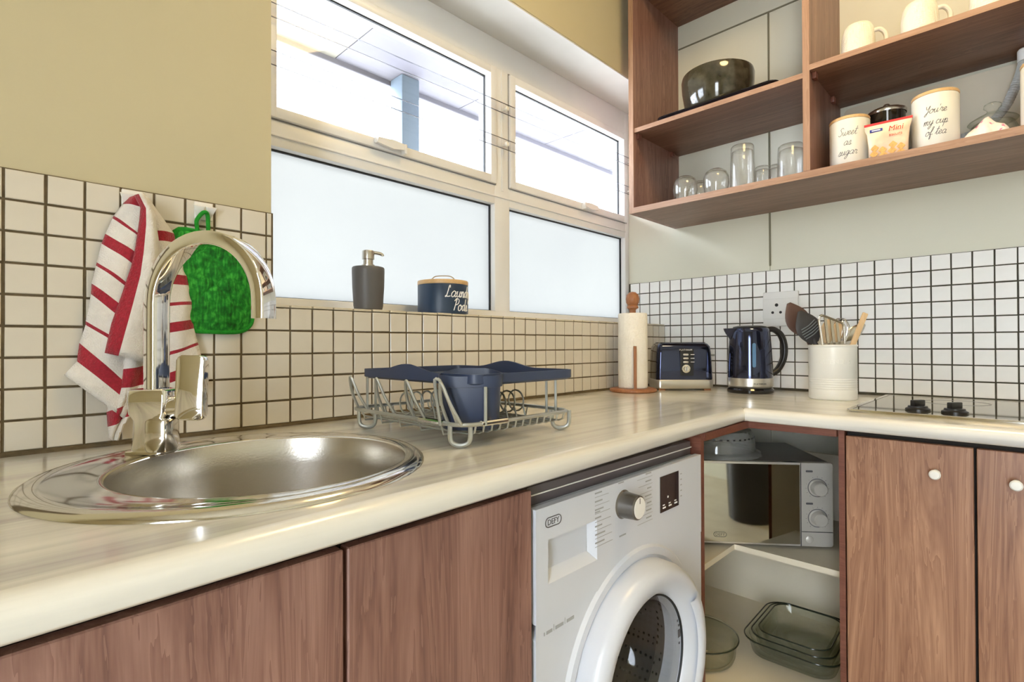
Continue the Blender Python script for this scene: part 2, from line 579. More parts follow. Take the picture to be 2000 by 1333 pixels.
    def text(self, s, size, M, ext=0.0004, mi=0, shear=0.0, align='CENTER', spacing=1.0):
        cu = bpy.data.curves.new('t', 'FONT')
        cu.body = s
        cu.size = size
        cu.shear = shear
        cu.align_x = align
        cu.space_character = spacing
        cu.resolution_u = 3
        cu.extrude = ext
        o = bpy.data.objects.new('t', cu)
        C.objects.link(o)
        dg = bpy.context.evaluated_depsgraph_get()
        me = bpy.data.meshes.new_from_object(o.evaluated_get(dg))
        bpy.data.objects.remove(o)
        bpy.data.curves.remove(cu)
        me.transform(M)
        n0 = len(self.bm.faces)
        self.bm.from_mesh(me)
        bpy.data.meshes.remove(me)
        self.bm.faces.ensure_lookup_table()
        for f in self.bm.faces[n0:]:
            f.material_index = mi
        return self
    def build(self, name, mats, parent=None, world=False, smooth=35, solid=0.0):
        bm = self.bm
        bmesh.ops.recalc_face_normals(bm, faces=bm.faces[:]) if not solid else None
        me = bpy.data.meshes.new(name)
        loc = Vector((0, 0, 0))
        if parent is None:
            xs = [v.co.x for v in bm.verts]; ys = [v.co.y for v in bm.verts]; zs = [v.co.z for v in bm.verts]
            loc = Vector(((min(xs) + max(xs)) / 2, (min(ys) + max(ys)) / 2, min(zs)))
            for v in bm.verts:
                v.co -= loc
        elif world:
            inv = MW[parent.name].inverted()
            for v in bm.verts:
                v.co = inv @ v.co
        bm.to_mesh(me)
        bm.free()
        for m in (mats if isinstance(mats, (list, tuple)) else [mats]):
            me.materials.append(m)
        if smooth:
            me.shade_smooth()
            me.set_sharp_from_angle(angle=math.radians(smooth))
        o = bpy.data.objects.new(name, me)
        C.objects.link(o)
        o.location = loc
        if parent is not None:
            o.parent = parent
            MW[o.name] = MW[parent.name]
        else:
            MW[o.name] = Matrix.Translation(loc)
        if solid:
            md = o.modifiers.new('thickness', 'SOLIDIFY')
            md.thickness = solid
            md.offset = 0
        return o

MW = {}
def smooth_path(P, sub, closed=False):
    out = []
    m = len(P)
    rng = range(m if closed else m - 1)
    for i in rng:
        p0 = P[i - 1] if (closed or i > 0) else P[0]
        p1 = P[i]
        p2 = P[(i + 1) % m]
        p3 = P[(i + 2) % m] if (closed or i + 2 < m) else P[-1]
        for k in range(sub):
            t = k / sub
            out.append(0.5 * ((2 * p1) + (p2 - p0) * t + (2 * p0 - 5 * p1 + 4 * p2 - p3) * t * t + (3 * p1 - p0 - 3 * p2 + p3) * t * t * t))
    if not closed:
        out.append(P[-1].copy())
    return out

def thing(name, label=None, cat=None, loc=(0, 0, 0), rz=0.0, group=None, kind=None, rx=0.0, ry=0.0):
    o = bpy.data.objects.new(name, None)
    o.empty_display_size = 0.05
    C.objects.link(o)
    o.location = loc
    o.rotation_euler = (rx, ry, rz)
    from mathutils import Euler
    MW[o.name] = Matrix.Translation(Vector(loc)) @ Euler((rx, ry, rz)).to_matrix().to_4x4()
    tag(o, label, cat, group, kind)
    return o

def tag(o, label=None, cat=None, group=None, kind=None):
    if label: o['label'] = label
    if cat: o['category'] = cat
    if group: o['group'] = group
    if kind: o['kind'] = kind
    return o

def copy_tree(o, parent=None):
    c = o.copy()
    C.objects.link(c)
    c.parent = parent
    for ch in list(o.children):
        copy_tree(ch, c)
    return c

def rrect(w, h, r, n=5, cx=0.0, cy=0.0):
    pts = []
    for (sx, sy, a) in ((1, 1, 0), (-1, 1, PI / 2), (-1, -1, PI), (1, -1, 1.5 * PI)):
        for k in range(n + 1):
            t = a + (PI / 2) * k / n
            pts.append((cx + sx * (w / 2 - r) + r * math.cos(t), cy + sy * (h / 2 - r) + r * math.sin(t)))
    return pts

# a face of a thing that looks along local -Y: local (x, z) plane
FRONT = Matrix(((1, 0, 0, 0), (0, 0, -1, 0), (0, 1, 0, 0), (0, 0, 0, 1)))   # XY -> XZ, Z -> -Y
def front(y, x=0.0, z=0.0):
    return Matrix.Translation((x, y, z)) @ FRONT

# handwriting strokes: baseline 0, x-height 1
GL = {
 'L': (1.0, [[(.62, 1.55), (.55, 1.95), (.4, 1.8), (.34, 1.0), (.22, .15), (.05, .02), (.12, .2), (.45, .05), (.9, .15)]]),
 'a': (1.0, [[(.75, .85), (.45, 1), (.1, .6), (.15, .1), (.45, .05), (.75, .5), (.78, .95), (.72, .2), (.85, 0), (1.05, .2)]]),
 'u': (.95, [[(0, .5), (.15, 1), (.12, .3), (.3, 0), (.6, .3), (.7, 1), (.68, .2), (.8, 0), (1, .2)]]),
 'n': (.9, [[(0, .6), (.15, 1), (.15, 0), (.22, .6), (.5, 1), (.65, .7), (.62, .1), (.75, 0), (.95, .2)]]),
 'd': (1.0, [[(.7, .8), (.4, 1), (.08, .5), (.2, .05), (.5, .15), (.75, .9), (.85, 2), (.72, .3), (.85, 0), (1.05, .2)]]),
 'r': (.75, [[(0, .3), (.2, 1.1), (.3, .9), (.55, .9), (.45, .3), (.55, 0), (.8, .2)]]),
 'y': (.9, [[(0, .5), (.15, 1), (.12, .35), (.35, .05), (.62, .4), (.72, 1), (.6, -.4), (.3, -1), (.1, -.7), (.5, -.1), (.95, .3)]]),
 'P': (1.0, [[(.3, 0), (.45, 1.2), (.55, 2)], [(.15, 1.6), (.5, 2.05), (1, 1.8), (.95, 1.2), (.5, .95)]]),
 'o': (.9, [[(.5, 1), (.12, .7), (.15, .1), (.5, 0), (.75, .4), (.6, .95), (.45, .9), (.8, .75), (1, .85)]]),
 's': (.7, [[(0, .1), (.35, 1.05), (.5, .6), (.45, .1), (.15, 0), (.5, 0), (.8, .2)]]),
 'S': (1.0, [[(.9, 1.7), (.6, 2), (.25, 1.6), (.6, 1), (.75, .4), (.35, 0), (0, .3)]]),
 'w': (1.1, [[(0, .9), (.1, .2), (.3, 0), (.5, .5), (.5, .9), (.55, .1), (.8, 0), (1, .6), (1, 1), (1.15, .8)]]),
 'e': (.7, [[(0, .2), (.5, .6), (.45, 1), (.15, .8), (.12, .2), (.4, 0), (.75, .25)]]),
 't': (.65, [[(0, .2), (.3, 1), (.4, 2), (.3, .3), (.45, 0), (.7, .2)], [(.05, 1.3), (.7, 1.4)]]),
 'g': (.9, [[(.7, .9), (.4, 1), (.1, .6), (.2, .1), (.5, .15), (.72, .95), (.6, -.5), (.3, -1), (.1, -.7), (.5, -.1), (.95, .3)]]),
 'Y': (1.0, [[(0, 1.9), (.2, 1.2), (.5, 1.1), (.8, 1.9), (.7, .6), (.4, -.5), (.1, -.4), (.5, .2), (1, .5)]]),
 'm': (1.15, [[(0, .6), (.1, 1), (.1, 0), (.2, .7), (.4, 1), (.5, .6), (.48, 0), (.6, .7), (.8, 1), (.9, .6), (.88, .1), (1, 0), (1.2, .2)]]),
 'c': (.75, [[(.6, .8), (.35, 1), (.08, .5), (.2, .05), (.5, .05), (.8, .25)]]),
 'p': (.85, [[(0, .5), (.15, 1), (.05, -1), (.15, .4), (.4, 1), (.65, .7), (.5, .1), (.2, .1), (.5, 0), (.9, .25)]]),
 'f': (.65, [[(0, .2), (.4, 1.2), (.5, 2), (.3, 1.9), (.2, .5), (.2, -.9), (.35, -.5), (.25, .1), (.7, .25)]]),
 "'": (.3, [[(.1, 1.9), (.05, 1.5)]]),
 ' ': (.5, []),
}
def handwriting(mb, s, xh, R, ang, z, r=0.0009, mi=0, slant=0.25, center=True):
    """strokes laid on a cylinder of radius R, text centred at angle ang, baseline height z"""
    adv = sum(GL[ch][0] for ch in s) * xh
    x = -adv / 2 if center else 0.0
    for ch in s:
        a, strokes = GL[ch]
        for st in strokes:
            P = smooth_path([Vector((px, py, 0)) for px, py in st], 4)
            pts = []
            for q in P:
                u = x + (q.x + slant * q.y) * xh
                t = ang + u / R
                pts.append((R * math.cos(t), R * math.sin(t), z + q.y * xh))
            mb.tube(pts, r, 5, mi=mi)
        x += a * xh

RZC = -math.radians(45.55)      # things turned to face the room's middle

# ================================================================= SETTING
YW = 0.006      # plaster face of the window wall; tile faces sit near y = 0
# window wall
XL, XR = -1.692, 0.006
wb = thing('wall_back', loc=(-1.7, 0.0, 0), kind='structure')
m = MB()
m.box(-3.6, XL, YW, 0.25, 0, 2.75)
m.box(XL, 0.25, YW, 0.25, 0, 1.150)
m.box(XL, 0.25, YW, 0.25, 2.158, 2.75)
m.build('plaster', plaster, wb, True, 0)
m = MB()
m.box(XL - 0.002, XL + 0.001, YW + 0.002, 0.25, 1.156, 2.158)
m.box(XL, 0.006, YW + 0.002, 0.25, 2.153, 2.1595)
m.build('reveal', reveal_white, wb, True, 0)
m = MB()
m.box(XL + 0.001, 0.006, 0.03, 0.25, 1.1495, 1.160)
m.build('sill_board', white_pl, wb, True, 0)
m = MB()
m.box(-2.36, 0.004, 0.0005, YW + 0.001, 0.9, 1.154)
m.box(-2.36, XL + 0.002, 0.0005, YW + 0.001, 1.154, 1.356)
m.build('grout', grout_b, wb, True, 0)

def tile_mesh(name, w, h, t, material):
    c = 0.0011
    hw, hh = w / 2, h / 2
    v = [(-hw, 0, -hh), (hw, 0, -hh), (hw, 0, hh), (-hw, 0, hh)]
    v += [(x, -t + c, z) for x, _, z in v[:4]]
    v += [(x - math.copysign(c, x), -t, z - math.copysign(c, z)) for x, _, z in v[:4]]
    f = [(8, 9, 10, 11)]
    for i in range(4):
        j = (i + 1) % 4
        f += [(i, j, 4 + j, 4 + i), (4 + i, 4 + j, 8 + j, 8 + i)]
    me = bpy.data.meshes.new(name)
    me.from_pydata(v, [], f)
    me.materials.append(material)
    return me

PT, TW = 0.05, 0.0460
full_w = tile_mesh('tile', TW, TW, 0.0045, tile_w)
full_c = tile_mesh('tile', TW, TW, 0.0045, tile_c)
def put_tile(me, loc, rz, parent):
    o = bpy.data.objects.new('tile', me)
    C.objects.link(o)
    o.parent = parent
    inv = MW[parent.name].inverted()
    o.location = inv @ Vector(loc)
    j = lambda s: random.uniform(-s, s)
    o.rotation_euler = (j(0.006), j(0.004), rz + j(0.006))
    return o
for rrow in range(9):
    z = 0.906 + (rrow + 0.5) * PT
    for c in range(-3, 42):
        if rrow >= 5 and c > 7:
            continue
        x = (c + 0.5 - 42.08) * PT
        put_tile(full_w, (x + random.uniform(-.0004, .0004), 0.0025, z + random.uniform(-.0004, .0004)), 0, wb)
# narrow cut strips at the end of the tiling beside the window
cut = tile_mesh('tile', 0.0085, TW, 0.0045, tile_w)
for rrow in range(5, 9):
    put_tile(cut, (-1.6985, 0.0025, 0.906 + (rrow + 0.5) * PT), 0, wb)
# tiles laid flat on the sill, front edges showing
sm = MB(); sm.box(-TW / 2, TW / 2, -0.002, 0.044, 0, 0.0055, 0.001)
so = sm.build('sill_tile', sill_edge, wb, False)
so.location = MW[wb.name].inverted() @ Vector(((8.5 - 42.08) * PT, 0, 1.1562))
for c in range(9, 42):
    o = so.copy(); C.objects.link(o)
    o.location = MW[wb.name].inverted() @ Vector(((c + 0.5 - 42.08) * PT, random.uniform(-.001, .0005), 1.1562 + random.uniform(-.0006, .0006)))
    o.parent = wb
m = MB()
m.tube([(-2.36, -0.001, 0.9015), (-0.0, -0.001, 0.9015)], 0.0055, 6)
m.build('sealant_bead', grout_b, wb, True)

# right wall (carries shelves)
wr = thing('wall_right', loc=(0.0, -1.3, 0), kind='structure')
m = MB()
m.box(YW, 0.2, -0.4385, 0.25, 0, 2.352)
m.box(YW, 0.2, -2.8, -0.4425, 0, 2.352)
m.box(YW, 0.2, -2.8, 0.25, 2.357, 2.75)
m.box(YW + 0.006, 0.2, -2.8, 0.25, 0, 2.75)
m.build('plaster', plaster_r, wr, True, 0)
m = MB()
m.box(YW - 0.0045, YW + 0.002, -0.4435, -0.4375, 1.375, 2.352, 0.001)
m.build('wall_joint', mat('joint_shadow_filler', (0.20, 0.19, 0.13), 0.8), wr, True, 0)
m = MB()
m.box(YW - 0.003, YW + 0.003, -0.66, -0.07, 2.352, 2.3575)
m.build('wall_joint', MATS['joint_shadow_filler'] if 'joint_shadow_filler' in MATS else plaster_r, wr, True, 0)
m = MB()
m.box(0.0005, YW + 0.001, -1.478, 0.0, 0.9, 1.3555)
m.box(0.0005, YW + 0.001, 0.0, 0.18, 1.157, 1.3555)
m.build('grout', grout_d, wr, True, 0)
for rrow in range(9):
    z = 0.906 + (rrow + 0.5) * PT
    for c in range(-3, 30):
        y1 = -(c - 0.466) * PT; y0 = y1 - PT
        lim = 0.0 if rrow < 5 else 0.176
        if y0 > lim - 0.008:
            continue
        if y1 > lim:
            w = lim - y0 - 0.002
            me = tile_mesh('tile', w, TW, 0.0045, tile_c)
            put_tile(me, (0.0025, y0 + 0.0018 + w / 2, z), -PI / 2, wr)
        else:
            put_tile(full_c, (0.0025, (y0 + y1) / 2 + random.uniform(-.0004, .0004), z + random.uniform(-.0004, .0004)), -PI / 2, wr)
m = MB()
m.tube([(-0.001, -1.478, 0.9015), (-0.001, 0.0, 0.9015)], 0.0055, 6)
m.build('sealant_bead', grout_d, wr, True)

# rest of the room
m = MB(); m.box(-3.75, -3.6, -2.95, -2.0, 0, 2.75); m.box(-3.75, -3.6, -1.32, 0.25, 0, 2.75); m.box(-3.75, -3.6, -2.0, -1.32, 2.1, 2.75)
tag(m.build('wall_left', plaster, None, smooth=0), kind='structure')
m = MB(); m.box(-3.75, 0.2, -2.95, -2.8, 0, 2.75)
tag(m.build('wall_front', plaster_r, None, smooth=0), kind='structure')
m = MB(); m.box(-3.75, 0.2, -2.95, 0.25, -0.1, 0)
tag(m.build('floor', floor_m, None, smooth=0), kind='structure')
m = MB(); m.box(-3.75, 0.2, -2.95, 0.25, 2.75, 2.85)
tag(m.build('ceiling', ceil_m, None, smooth=0), kind='structure')

# ceiling lamp (gives the warm light)
cl = thing('ceiling_lamp', 'round opal ceiling lamp over the kitchen floor', 'lamp', (-1.02, -1.08, 2.66))
m = MB(); m.lathe([(0, 0.09), (0.24, 0.09), (0.25, 0.06), (0.24, 0.05), (0, 0.05)], 40)
m.build('lamp_base', white_pl, cl)
om = bpy.data.materials.new('opal_lamp_glass'); om.use_nodes = True
_b = om.node_tree.nodes['Principled BSDF']
_b.inputs['Base Color'].default_value = (0.9, 0.85, 0.7, 1)
_b.inputs['Emission Color'].default_value = (1.0, 0.70, 0.30, 1)
_b.inputs['Emission Strength'].default_value = LAMP_W
m = MB(); m.lathe([(0.23, 0.055), (0.22, 0.02), (0.16, -0.015), (0.08, -0.03), (0, -0.034)], 40)
m.build('lamp_shade', om, cl)

# ----------------------------------------------------------------- window
wn = thing('window_1', loc=(-0.85, 0.2, 1.157), kind='structure')
YF = 0.182
X0, X1, Z0, Z1 = XL + 0.001, 0.0055, 1.1605, 2.1535
LLx, LRx = (-1.643, -0.861), (-0.787, -0.028)
LZ, UZ = (1.194, 1.569), (1.666, 2.018)
ULx, URx = (-1.613, -0.887), (-0.763, -0.047)
bv = 0.003
m = MB()
m.box(X0, LLx[0], YF, 0.245, Z0, Z1, bv)
m.box(LRx[1], X1, YF, 0.245, Z0, Z1, bv)
m.box(LLx[0] - .003, LRx[1] + .003, YF + .0008, 0.2442, Z0 + .0003, LZ[0], bv)
m.box(LLx[0] - .003, LRx[1] + .003, YF + .0008, 0.2442, 2.049, Z1 - .0003, bv)
m.build('outer_frame', alu, wn, True)
m = MB(); m.box(LLx[0] - .003, LLx[1] + .003, YF + .0016, 0.2434, LZ[1], 1.637, bv); m.box(LRx[0] - .003, LRx[1] + .003, YF + .0016, 0.2434, LZ[1], 1.637, bv)
m.box(LLx[0], LRx[1], YF - 0.004, YF + .003, 1.594, 1.6, .0015)
m.build('transom', alu, wn, True)
m = MB(); m.box(LLx[1], LRx[0], YF + .0012, 0.2438, LZ[0] - .003, 2.052, bv); m.box(-.829, -.819, YF - .003, YF + .003, 1.62, 2.05, .0015)
m.build('mullion', alu, wn, True)
def ring(mb, x0, x1, z0, z1, w, y0, y1, bev=0.0):
    mb.box(x0 - w, x0, y0, y1, z0 - w, z1 + w, bev)
    mb.box(x1, x1 + w, y0, y1, z0 - w, z1 + w, bev)
    mb.box(x0 - bev, x1 + bev, y0 + (.0006 if bev else 0), y1 - .0006, z0 - w, z0, bev)
    mb.box(x0 - bev, x1 + bev, y0 + (.0006 if bev else 0), y1 - .0006, z1, z1 + w, bev)
for xr in (LLx, LRx):
    m = MB(); m.box(xr[0] - .006, xr[1] + .006, 0.213, 0.2175, LZ[0] - .006, LZ[1] + .006)
    pn = m.build('frosted_pane', frost, wn, True, 0)
    m = MB(); ring(m, xr[0] + .003, xr[1] - .003, LZ[0] + .003, LZ[1] - .004, 0.005, 0.205, 0.2128)
    m.build('gasket', gasket, pn, True, 0)
for k, xr in enumerate((ULx, URx)):
    m = MB(); ring(m, xr[0], xr[1], UZ[0], UZ[1], 0.028, YF - 0.009, 0.238, 0.003)
    sash = m.build('sash', alu, wn, True)
    m = MB(); m.box(xr[0] - .006, xr[1] + .006, 0.211, 0.2145, UZ[0] - .006, UZ[1] + .006)
    pn = m.build('clear_pane', pane_clear, sash, True, 0)
    m = MB(); ring(m, xr[0] + .002, xr[1] - .003, UZ[0] + .001, UZ[1] - .004, 0.005, 0.203, 0.2105)
    m.build('gasket', gasket, sash, True, 0)
    m = MB(); ring(m, xr[0] - .0285, xr[1] + .0285, UZ[0] - .0285, UZ[1] + .0285, 0.003, YF - 0.0004, YF + .006)
    m.build('shadow_gap', gap_grey, sash, True, 0)
    # handle on the bottom rail
    hx = -1.29 if k == 0 else -0.33
    s = 1 if k == 0 else -1
    m = MB()
    M0 = Matrix.Translation((hx, YF - 0.009, 1.656))
    m.box(-0.055, 0.035, -0.012, 0.0, -0.008, 0.008, 0.004, M0 if k == 0 else M0 @ Matrix.Scale(-1, 4, (1, 0, 0)))
    m.prism([(-0.055, -0.010), (0.0, -0.016), (0.045, -0.008), (0.045, 0.006), (0.0, 0.010), (-0.05, 0.006)], 0.010, 0.020,
            M0 @ (Matrix.Identity(4) if k == 0 else Matrix.Scale(-1, 4, (1, 0, 0))) @ FRONT)
    m.box(0.04 * s - 0.004, 0.04 * s + 0.004, -0.022, 0.0, -0.02, 0.008, 0.002, M0)
    m.build('handle', alu, sash, True)

# clear burglar bars across the upper lights
for k, (zb, ztilt) in enumerate(((1.893, 0.022), (1.768, 0.006))):
    what = 'upper' if k == 0 else 'lower'
    b = thing('burglar_bar', 'clear acrylic burglar bar, the %s of two across the top window lights' % what, 'bar', (-0.85, 0.16, zb), group='clear burglar bars')
    M0 = Matrix.Translation((-0.85, 0.160, zb + 0.011)) @ Matrix.Rotation(-ztilt / 1.6, 4, 'Y')
    m = MB(); m.box(-0.836, 0.848, -0.002, 0.002, -0.0175, 0.0175, 0, M0)
    m.build('strip', acrylic, b, True, 0)
    m = MB()
    m.box(-0.836, 0.848, -0.0021, 0.0021, 0.0172, 0.0178, 0, M0)
    m.box(-0.836, 0.848, -0.0021, 0.0021, -0.0180, -0.0170, 0, M0)
    m.build('edge', acr_edge, b, True, 0)
    for xx in (-0.822, 0.022, 0.83):
        m = MB(); m.lathe([(0, -0.009), (0.006, -0.009), (0.0085, -0.006), (0.0085, 0.0), (0.004, 0.0), (0.004, 0.024), (0, 0.024)], 16, (0, 0, 0),
                          M0 @ Matrix.Translation((xx, -0.002, 0)) @ Matrix.Rotation(-PI / 2, 4, 'X'))
        m.build('screw_cap', cream_en, b, True)

# outside: eave, post, paving
ev = thing('porch_eave', 'pale boarded porch eave outside the top window lights', 'eave', (-0.2, 0.3, 2.42))
for i in range(9):
    x0 = -3.2 + i * 0.75
    m = MB(); m.box(x0, x0 + 0.745, 0.26, 1.2, 2.425, 2.44)
    m.build('board', eave_m2 if i in (2,) else eave_m, ev, True, 0)
m = MB(); m.box(-3.2, 3.5, 1.17, 1.2, 2.40, 2.56, 0.004); m.build('fascia', eave_m, ev, True, 0)
m = MB(); m.box(-0.655, -0.55, 1.06, 1.165, -0.3, 2.425, 0.006)
tag(m.build('porch_post', post_m), 'pale blue square porch post seen through the clear window pane', 'post')
m = MB(); m.box(-9, 6, -9, 8, -0.35, -0.3)
tag(m.build('ground', ground_m, None, smooth=0), kind='structure')

# ================================================================= WORKTOPS
ZT, ZB = 0.9, 0.866
def yf(x):                       # front line of the sink-run worktop, not quite parallel to the wall
    return -0.646 + (x + 2.15) * (0.046 / 1.5)
def nose(depth0):                # cross section: (out, z)
    pts = []
    for k in range(7):
        a = PI / 2 * k / 6
        pts.append((-0.018 + 0.018 * math.sin(a), ZT - 0.018 + 0.018 * math.cos(a)))
    pts += [(0, ZB + 0.004), (-0.004, ZB), (-0.03, ZB)]
    return pts
SC, SR = Vector((-1.858, -0.342)), 0.250      # sink rim
BC, BR = Vector((-1.832, -0.357)), 0.197      # sink bowl
m = MB()
XJ = -0.662
prof = nose(0)
m.rings([[(x, yf(x) - p[0], p[1]) for p in prof] for x in (-2.75, -2.15, -1.5, -1.0, XJ)], closed=False)
def top_quad(mb, xa, xb):
    bm = mb.bm
    v = [bm.verts.new(p) for p in ((xa, yf(xa) + 0.018, ZT), (xb, yf(xb) + 0.018, ZT), (xb, 0.0, ZT), (xa, 0.0, ZT))]
    mb.face(v)
xa, xb = SC.x - 0.27, SC.x + 0.27
top_quad(m, -2.75, xa); top_quad(m, xb, XJ)
nn = 64
inn, out_ = [], []
hole_r = SR - 0.02
for k in range(nn):
    a = 2 * PI * k / nn
    d = Vector((math.cos(a), math.sin(a)))
    inn.append((SC.x + hole_r * d.x, SC.y + hole_r * d.y, ZT))
    ts = []
    if abs(d.x) > 1e-6: ts.append((0.27) / abs(d.x))
    if d.y > 1e-6: ts.append((0.0 - SC.y) / d.y)
    if d.y < -1e-6:
        ts.append((yf(SC.x) + 0.018 - SC.y) / d.y)
    t = min(ts)
    px, py = SC.x + d.x * t, SC.y + d.y * t
    if abs(t - ts[-1]) < 1e-9 and d.y < 0:
        py = yf(px) + 0.018
    out_.append((px, py, ZT))
m.rings([inn, out_])
# fill the small corner triangles of the square
for cx, cy in ((xa, 0.0), (xb, 0.0), (xa, yf(xa) + 0.018), (xb, yf(xb) + 0.018)):
    near = sorted(out_, key=lambda p: (p[0] - cx) ** 2 + (p[1] - cy) ** 2)[:2]
    vv = [m.bm.verts.new(p) for p in near] + [m.bm.verts.new((cx, cy, ZT))]
    m.face(vv)
# underside and end
m.rings([[(-2.75, -0.0, ZB), (XJ, -0.0, ZB)], [(-2.75, yf(-2.75) + .03, ZB), (xa, yf(xa) + .03, ZB)]], closed=False) if False else None
m.box(xb + 0.005, XJ, -0.585, -0.001, ZB, ZT - 0.012)
m.box(-2.75, xa - 0.005, -0.60, -0.001, ZB, ZT - 0.012)
wt1 = m.build('worktop', top_x, None, smooth=50)
tag(wt1, 'long streaked cream worktop holding the round sink under the window', 'worktop')

m = MB()
def xfr(y):                      # front line of the hob-run worktop
    return -0.682 - (y + 0.6) * (-0.010)
wt2 = thing('worktop', 'streaked cream worktop holding the hob and kettle along the shelf wall', 'worktop', (-0.34, -0.8, ZB))
m.rings([[(xfr(y) + 0.0 - p[0], y, p[1]) for p in prof] for y in (-0.595, -1.0, -1.7)], closed=False)
bm = m.bm
v = [bm.verts.new(p) for p in ((xfr(-.595) + .018, -.595, ZT), (xfr(-1.7) + .018, -1.7, ZT), (0, -1.7, ZT), (0, 0, ZT), (XJ, 0, ZT), (XJ, -0.595, ZT))]
m.face(v)
m.box(XJ + 0.004, -0.001, -1.7, -0.001, ZB, ZT - 0.012)
m.build('slab', top_y, wt2, True, smooth=50)
m = MB()
m.rings([[(x, yf(XJ) - p[0] - 0.0005, p[1] + 0.0005) for p in [(-0.61, ZT)] + prof] for x in (XJ - 0.0012, XJ + 0.0014)], closed=False)
m.rings([[(x, yf(XJ) - p[0] - 0.0009, p[1] + 0.0004) for p in prof[1:-2]] for x in (XJ + 0.001, XJ + 0.005)], closed=False, mi=1)
m.build('joint_strip', [mat('joint_brown', (0.10, 0.08, 0.05), 0.6), ivory_metal], wt2, True)

# ================================================================= SINK AND TAP
sk = thing('round_sink', 'round stainless steel sink set into the cream worktop', 'sink', (SC.x, SC.y, ZT))
def circ(c, r, z, n=72):
    return [(c.x + r * math.cos(2 * PI * k / n), c.y + r * math.sin(2 * PI * k / n), z) for k in range(n)]
m = MB()
m.rings([circ(SC, SR + .001, .9002), circ(SC, SR, .9035), circ(SC, SR - .008, .9085), circ(SC, SR - .018, .9095), circ(SC, SR - .024, .908), circ(SC, SR - .027, .9062),
         circ(SC.lerp(BC, .5), (SR + BR) / 2 - .012, .9058), circ(BC, BR + .007, .9056), circ(BC, BR + .003, .9075), circ(BC, BR - .001, .9075), circ(BC, BR - .004, .905)])
m.build('rim', steel_rim, sk, True, 60)
m = MB()
m.rings([circ(BC, BR - .004, .905), circ(BC, BR - .007, .895), circ(BC, BR - .010, .86), circ(BC, BR - .014, .80), circ(BC, BR - .022, .77), circ(BC, BR - .045, .752), circ(BC, .09, .747), circ(BC, .045, .744)])
m.build('bowl', steel, sk, True, 60)
m = MB()
m.rings([circ(BC, .046, .7435, 32), circ(BC, .042, .7465, 32), circ(BC, .030, .742, 32), circ(BC, .028, .735, 32)], cap1=True)
m.build('drain', steel_rim, sk, True)

TX, TY = -1.932, -0.158
tp = thing('mixer_tap', 'chrome square gooseneck mixer tap on the round sink', 'tap', (TX, TY, 0.906), RZC)
m = MB()
m.box(-.031, .031, -.028, .028, -.0005, .006, .002)
m.build('base_plate', chrome, tp)
m = MB()
lp = []
for (z, w, d) in ((.006, .027, .024), (.030, .025, .023), (.052, .024, .024), (.062, .030, .026), (.085, .032, .027), (.098, .031, .026), (.1, .028, .024)):
    lp.append([(x, y, z) for x, y in rrect(2 * w, 2 * d, .007, 4)])
m.rings(lp, cap0=True, cap1=True)
m.build('body', chrome, tp, smooth=50)
m = MB()
m.box(.006, .040, -.040, -.004, .004, .056, .006)
m.build('front_block', steel_rim, tp)
# spout: rectangular section swept over an arch towards the bowl
dirw = Vector((0.50, -0.866, 0))
Lm = Matrix.Rotation(-RZC, 4, 'Z')
dl = (Lm @ dirw)
sl = Vector((-dl.y, dl.x, 0))
path = [Vector((0, 0, .095)) + Vector((0, 0, 1)) * z for z in (0, .05, .1, .14)]
Rr = 0.100
for k in range(1, 25):
    a = PI - PI * k / 24
    path.append(dl * (Rr + Rr * math.cos(a)) + Vector((0, 0, .235 + Rr * 0.98 * math.sin(a))))
path.append(dl * (2 * Rr) + Vector((0, 0, .218)))
path.append(dl * (2 * Rr) + Vector((0, 0, .208)))
loops = []
for i, p in enumerate(path):
    t = (path[min(i + 1, len(path) - 1)] - path[max(i - 1, 0)]).normalized()
    nr = sl.cross(t).normalized()
    hw, ht = .0155, .0105
    prof2 = rrect(2 * hw, 2 * ht, .0025, 2)
    loops.append([p + sl * x + nr * y for x, y in prof2])
m = MB(); m.rings(loops, cap0=True, cap1=True)
m.build('spout', chrome, tp, smooth=50)
m = MB()
m.lathe([(0, 0), (.018, 0), (.018, .026), (0, .026)], 28, (0, 0, 0), Matrix.Translation((.030, -.006, .072)) @ Matrix.Rotation(PI / 2, 4, 'Y'))
m.build('cartridge', chrome, tp)
m = MB()
M0 = Matrix.Translation((.070, -.022, .103)) @ Matrix.Rotation(math.radians(2), 4, 'Y')
m.prism(rrect(.043, .100, .008, 5), -.006, .008, M0 @ FRONT, bev=.002)
m.build('lever', chrome, tp)

# ================================================================= HOOKS, TOWEL, POT HOLDER
def hook(x, z, label):
    h = thing('wall_hook', label, 'hook', (x, -0.002, z), group='adhesive wall hooks')
    m = MB(); m.box(-.016, .016, -.004, .0, -.012, .022, .0015); m.build('back_plate', white_pl, h)
    for s in (-1, 1):
        m = MB()
        m.prism([(-.010, .012), (.010, .012), (.0, -.018)], 0, .006, Matrix.Translation((s * .010, -.006, .004)) @ Matrix.Rotation(.5, 4, 'X') @ FRONT, bev=.0015)
        m.build('prong', white_pl, h)
    return h
hook(-1.824, 1.330, 'white adhesive hook carrying the green pot holder loop')
hook(-1.938, 1.330, 'white adhesive hook under the top of the striped towel')

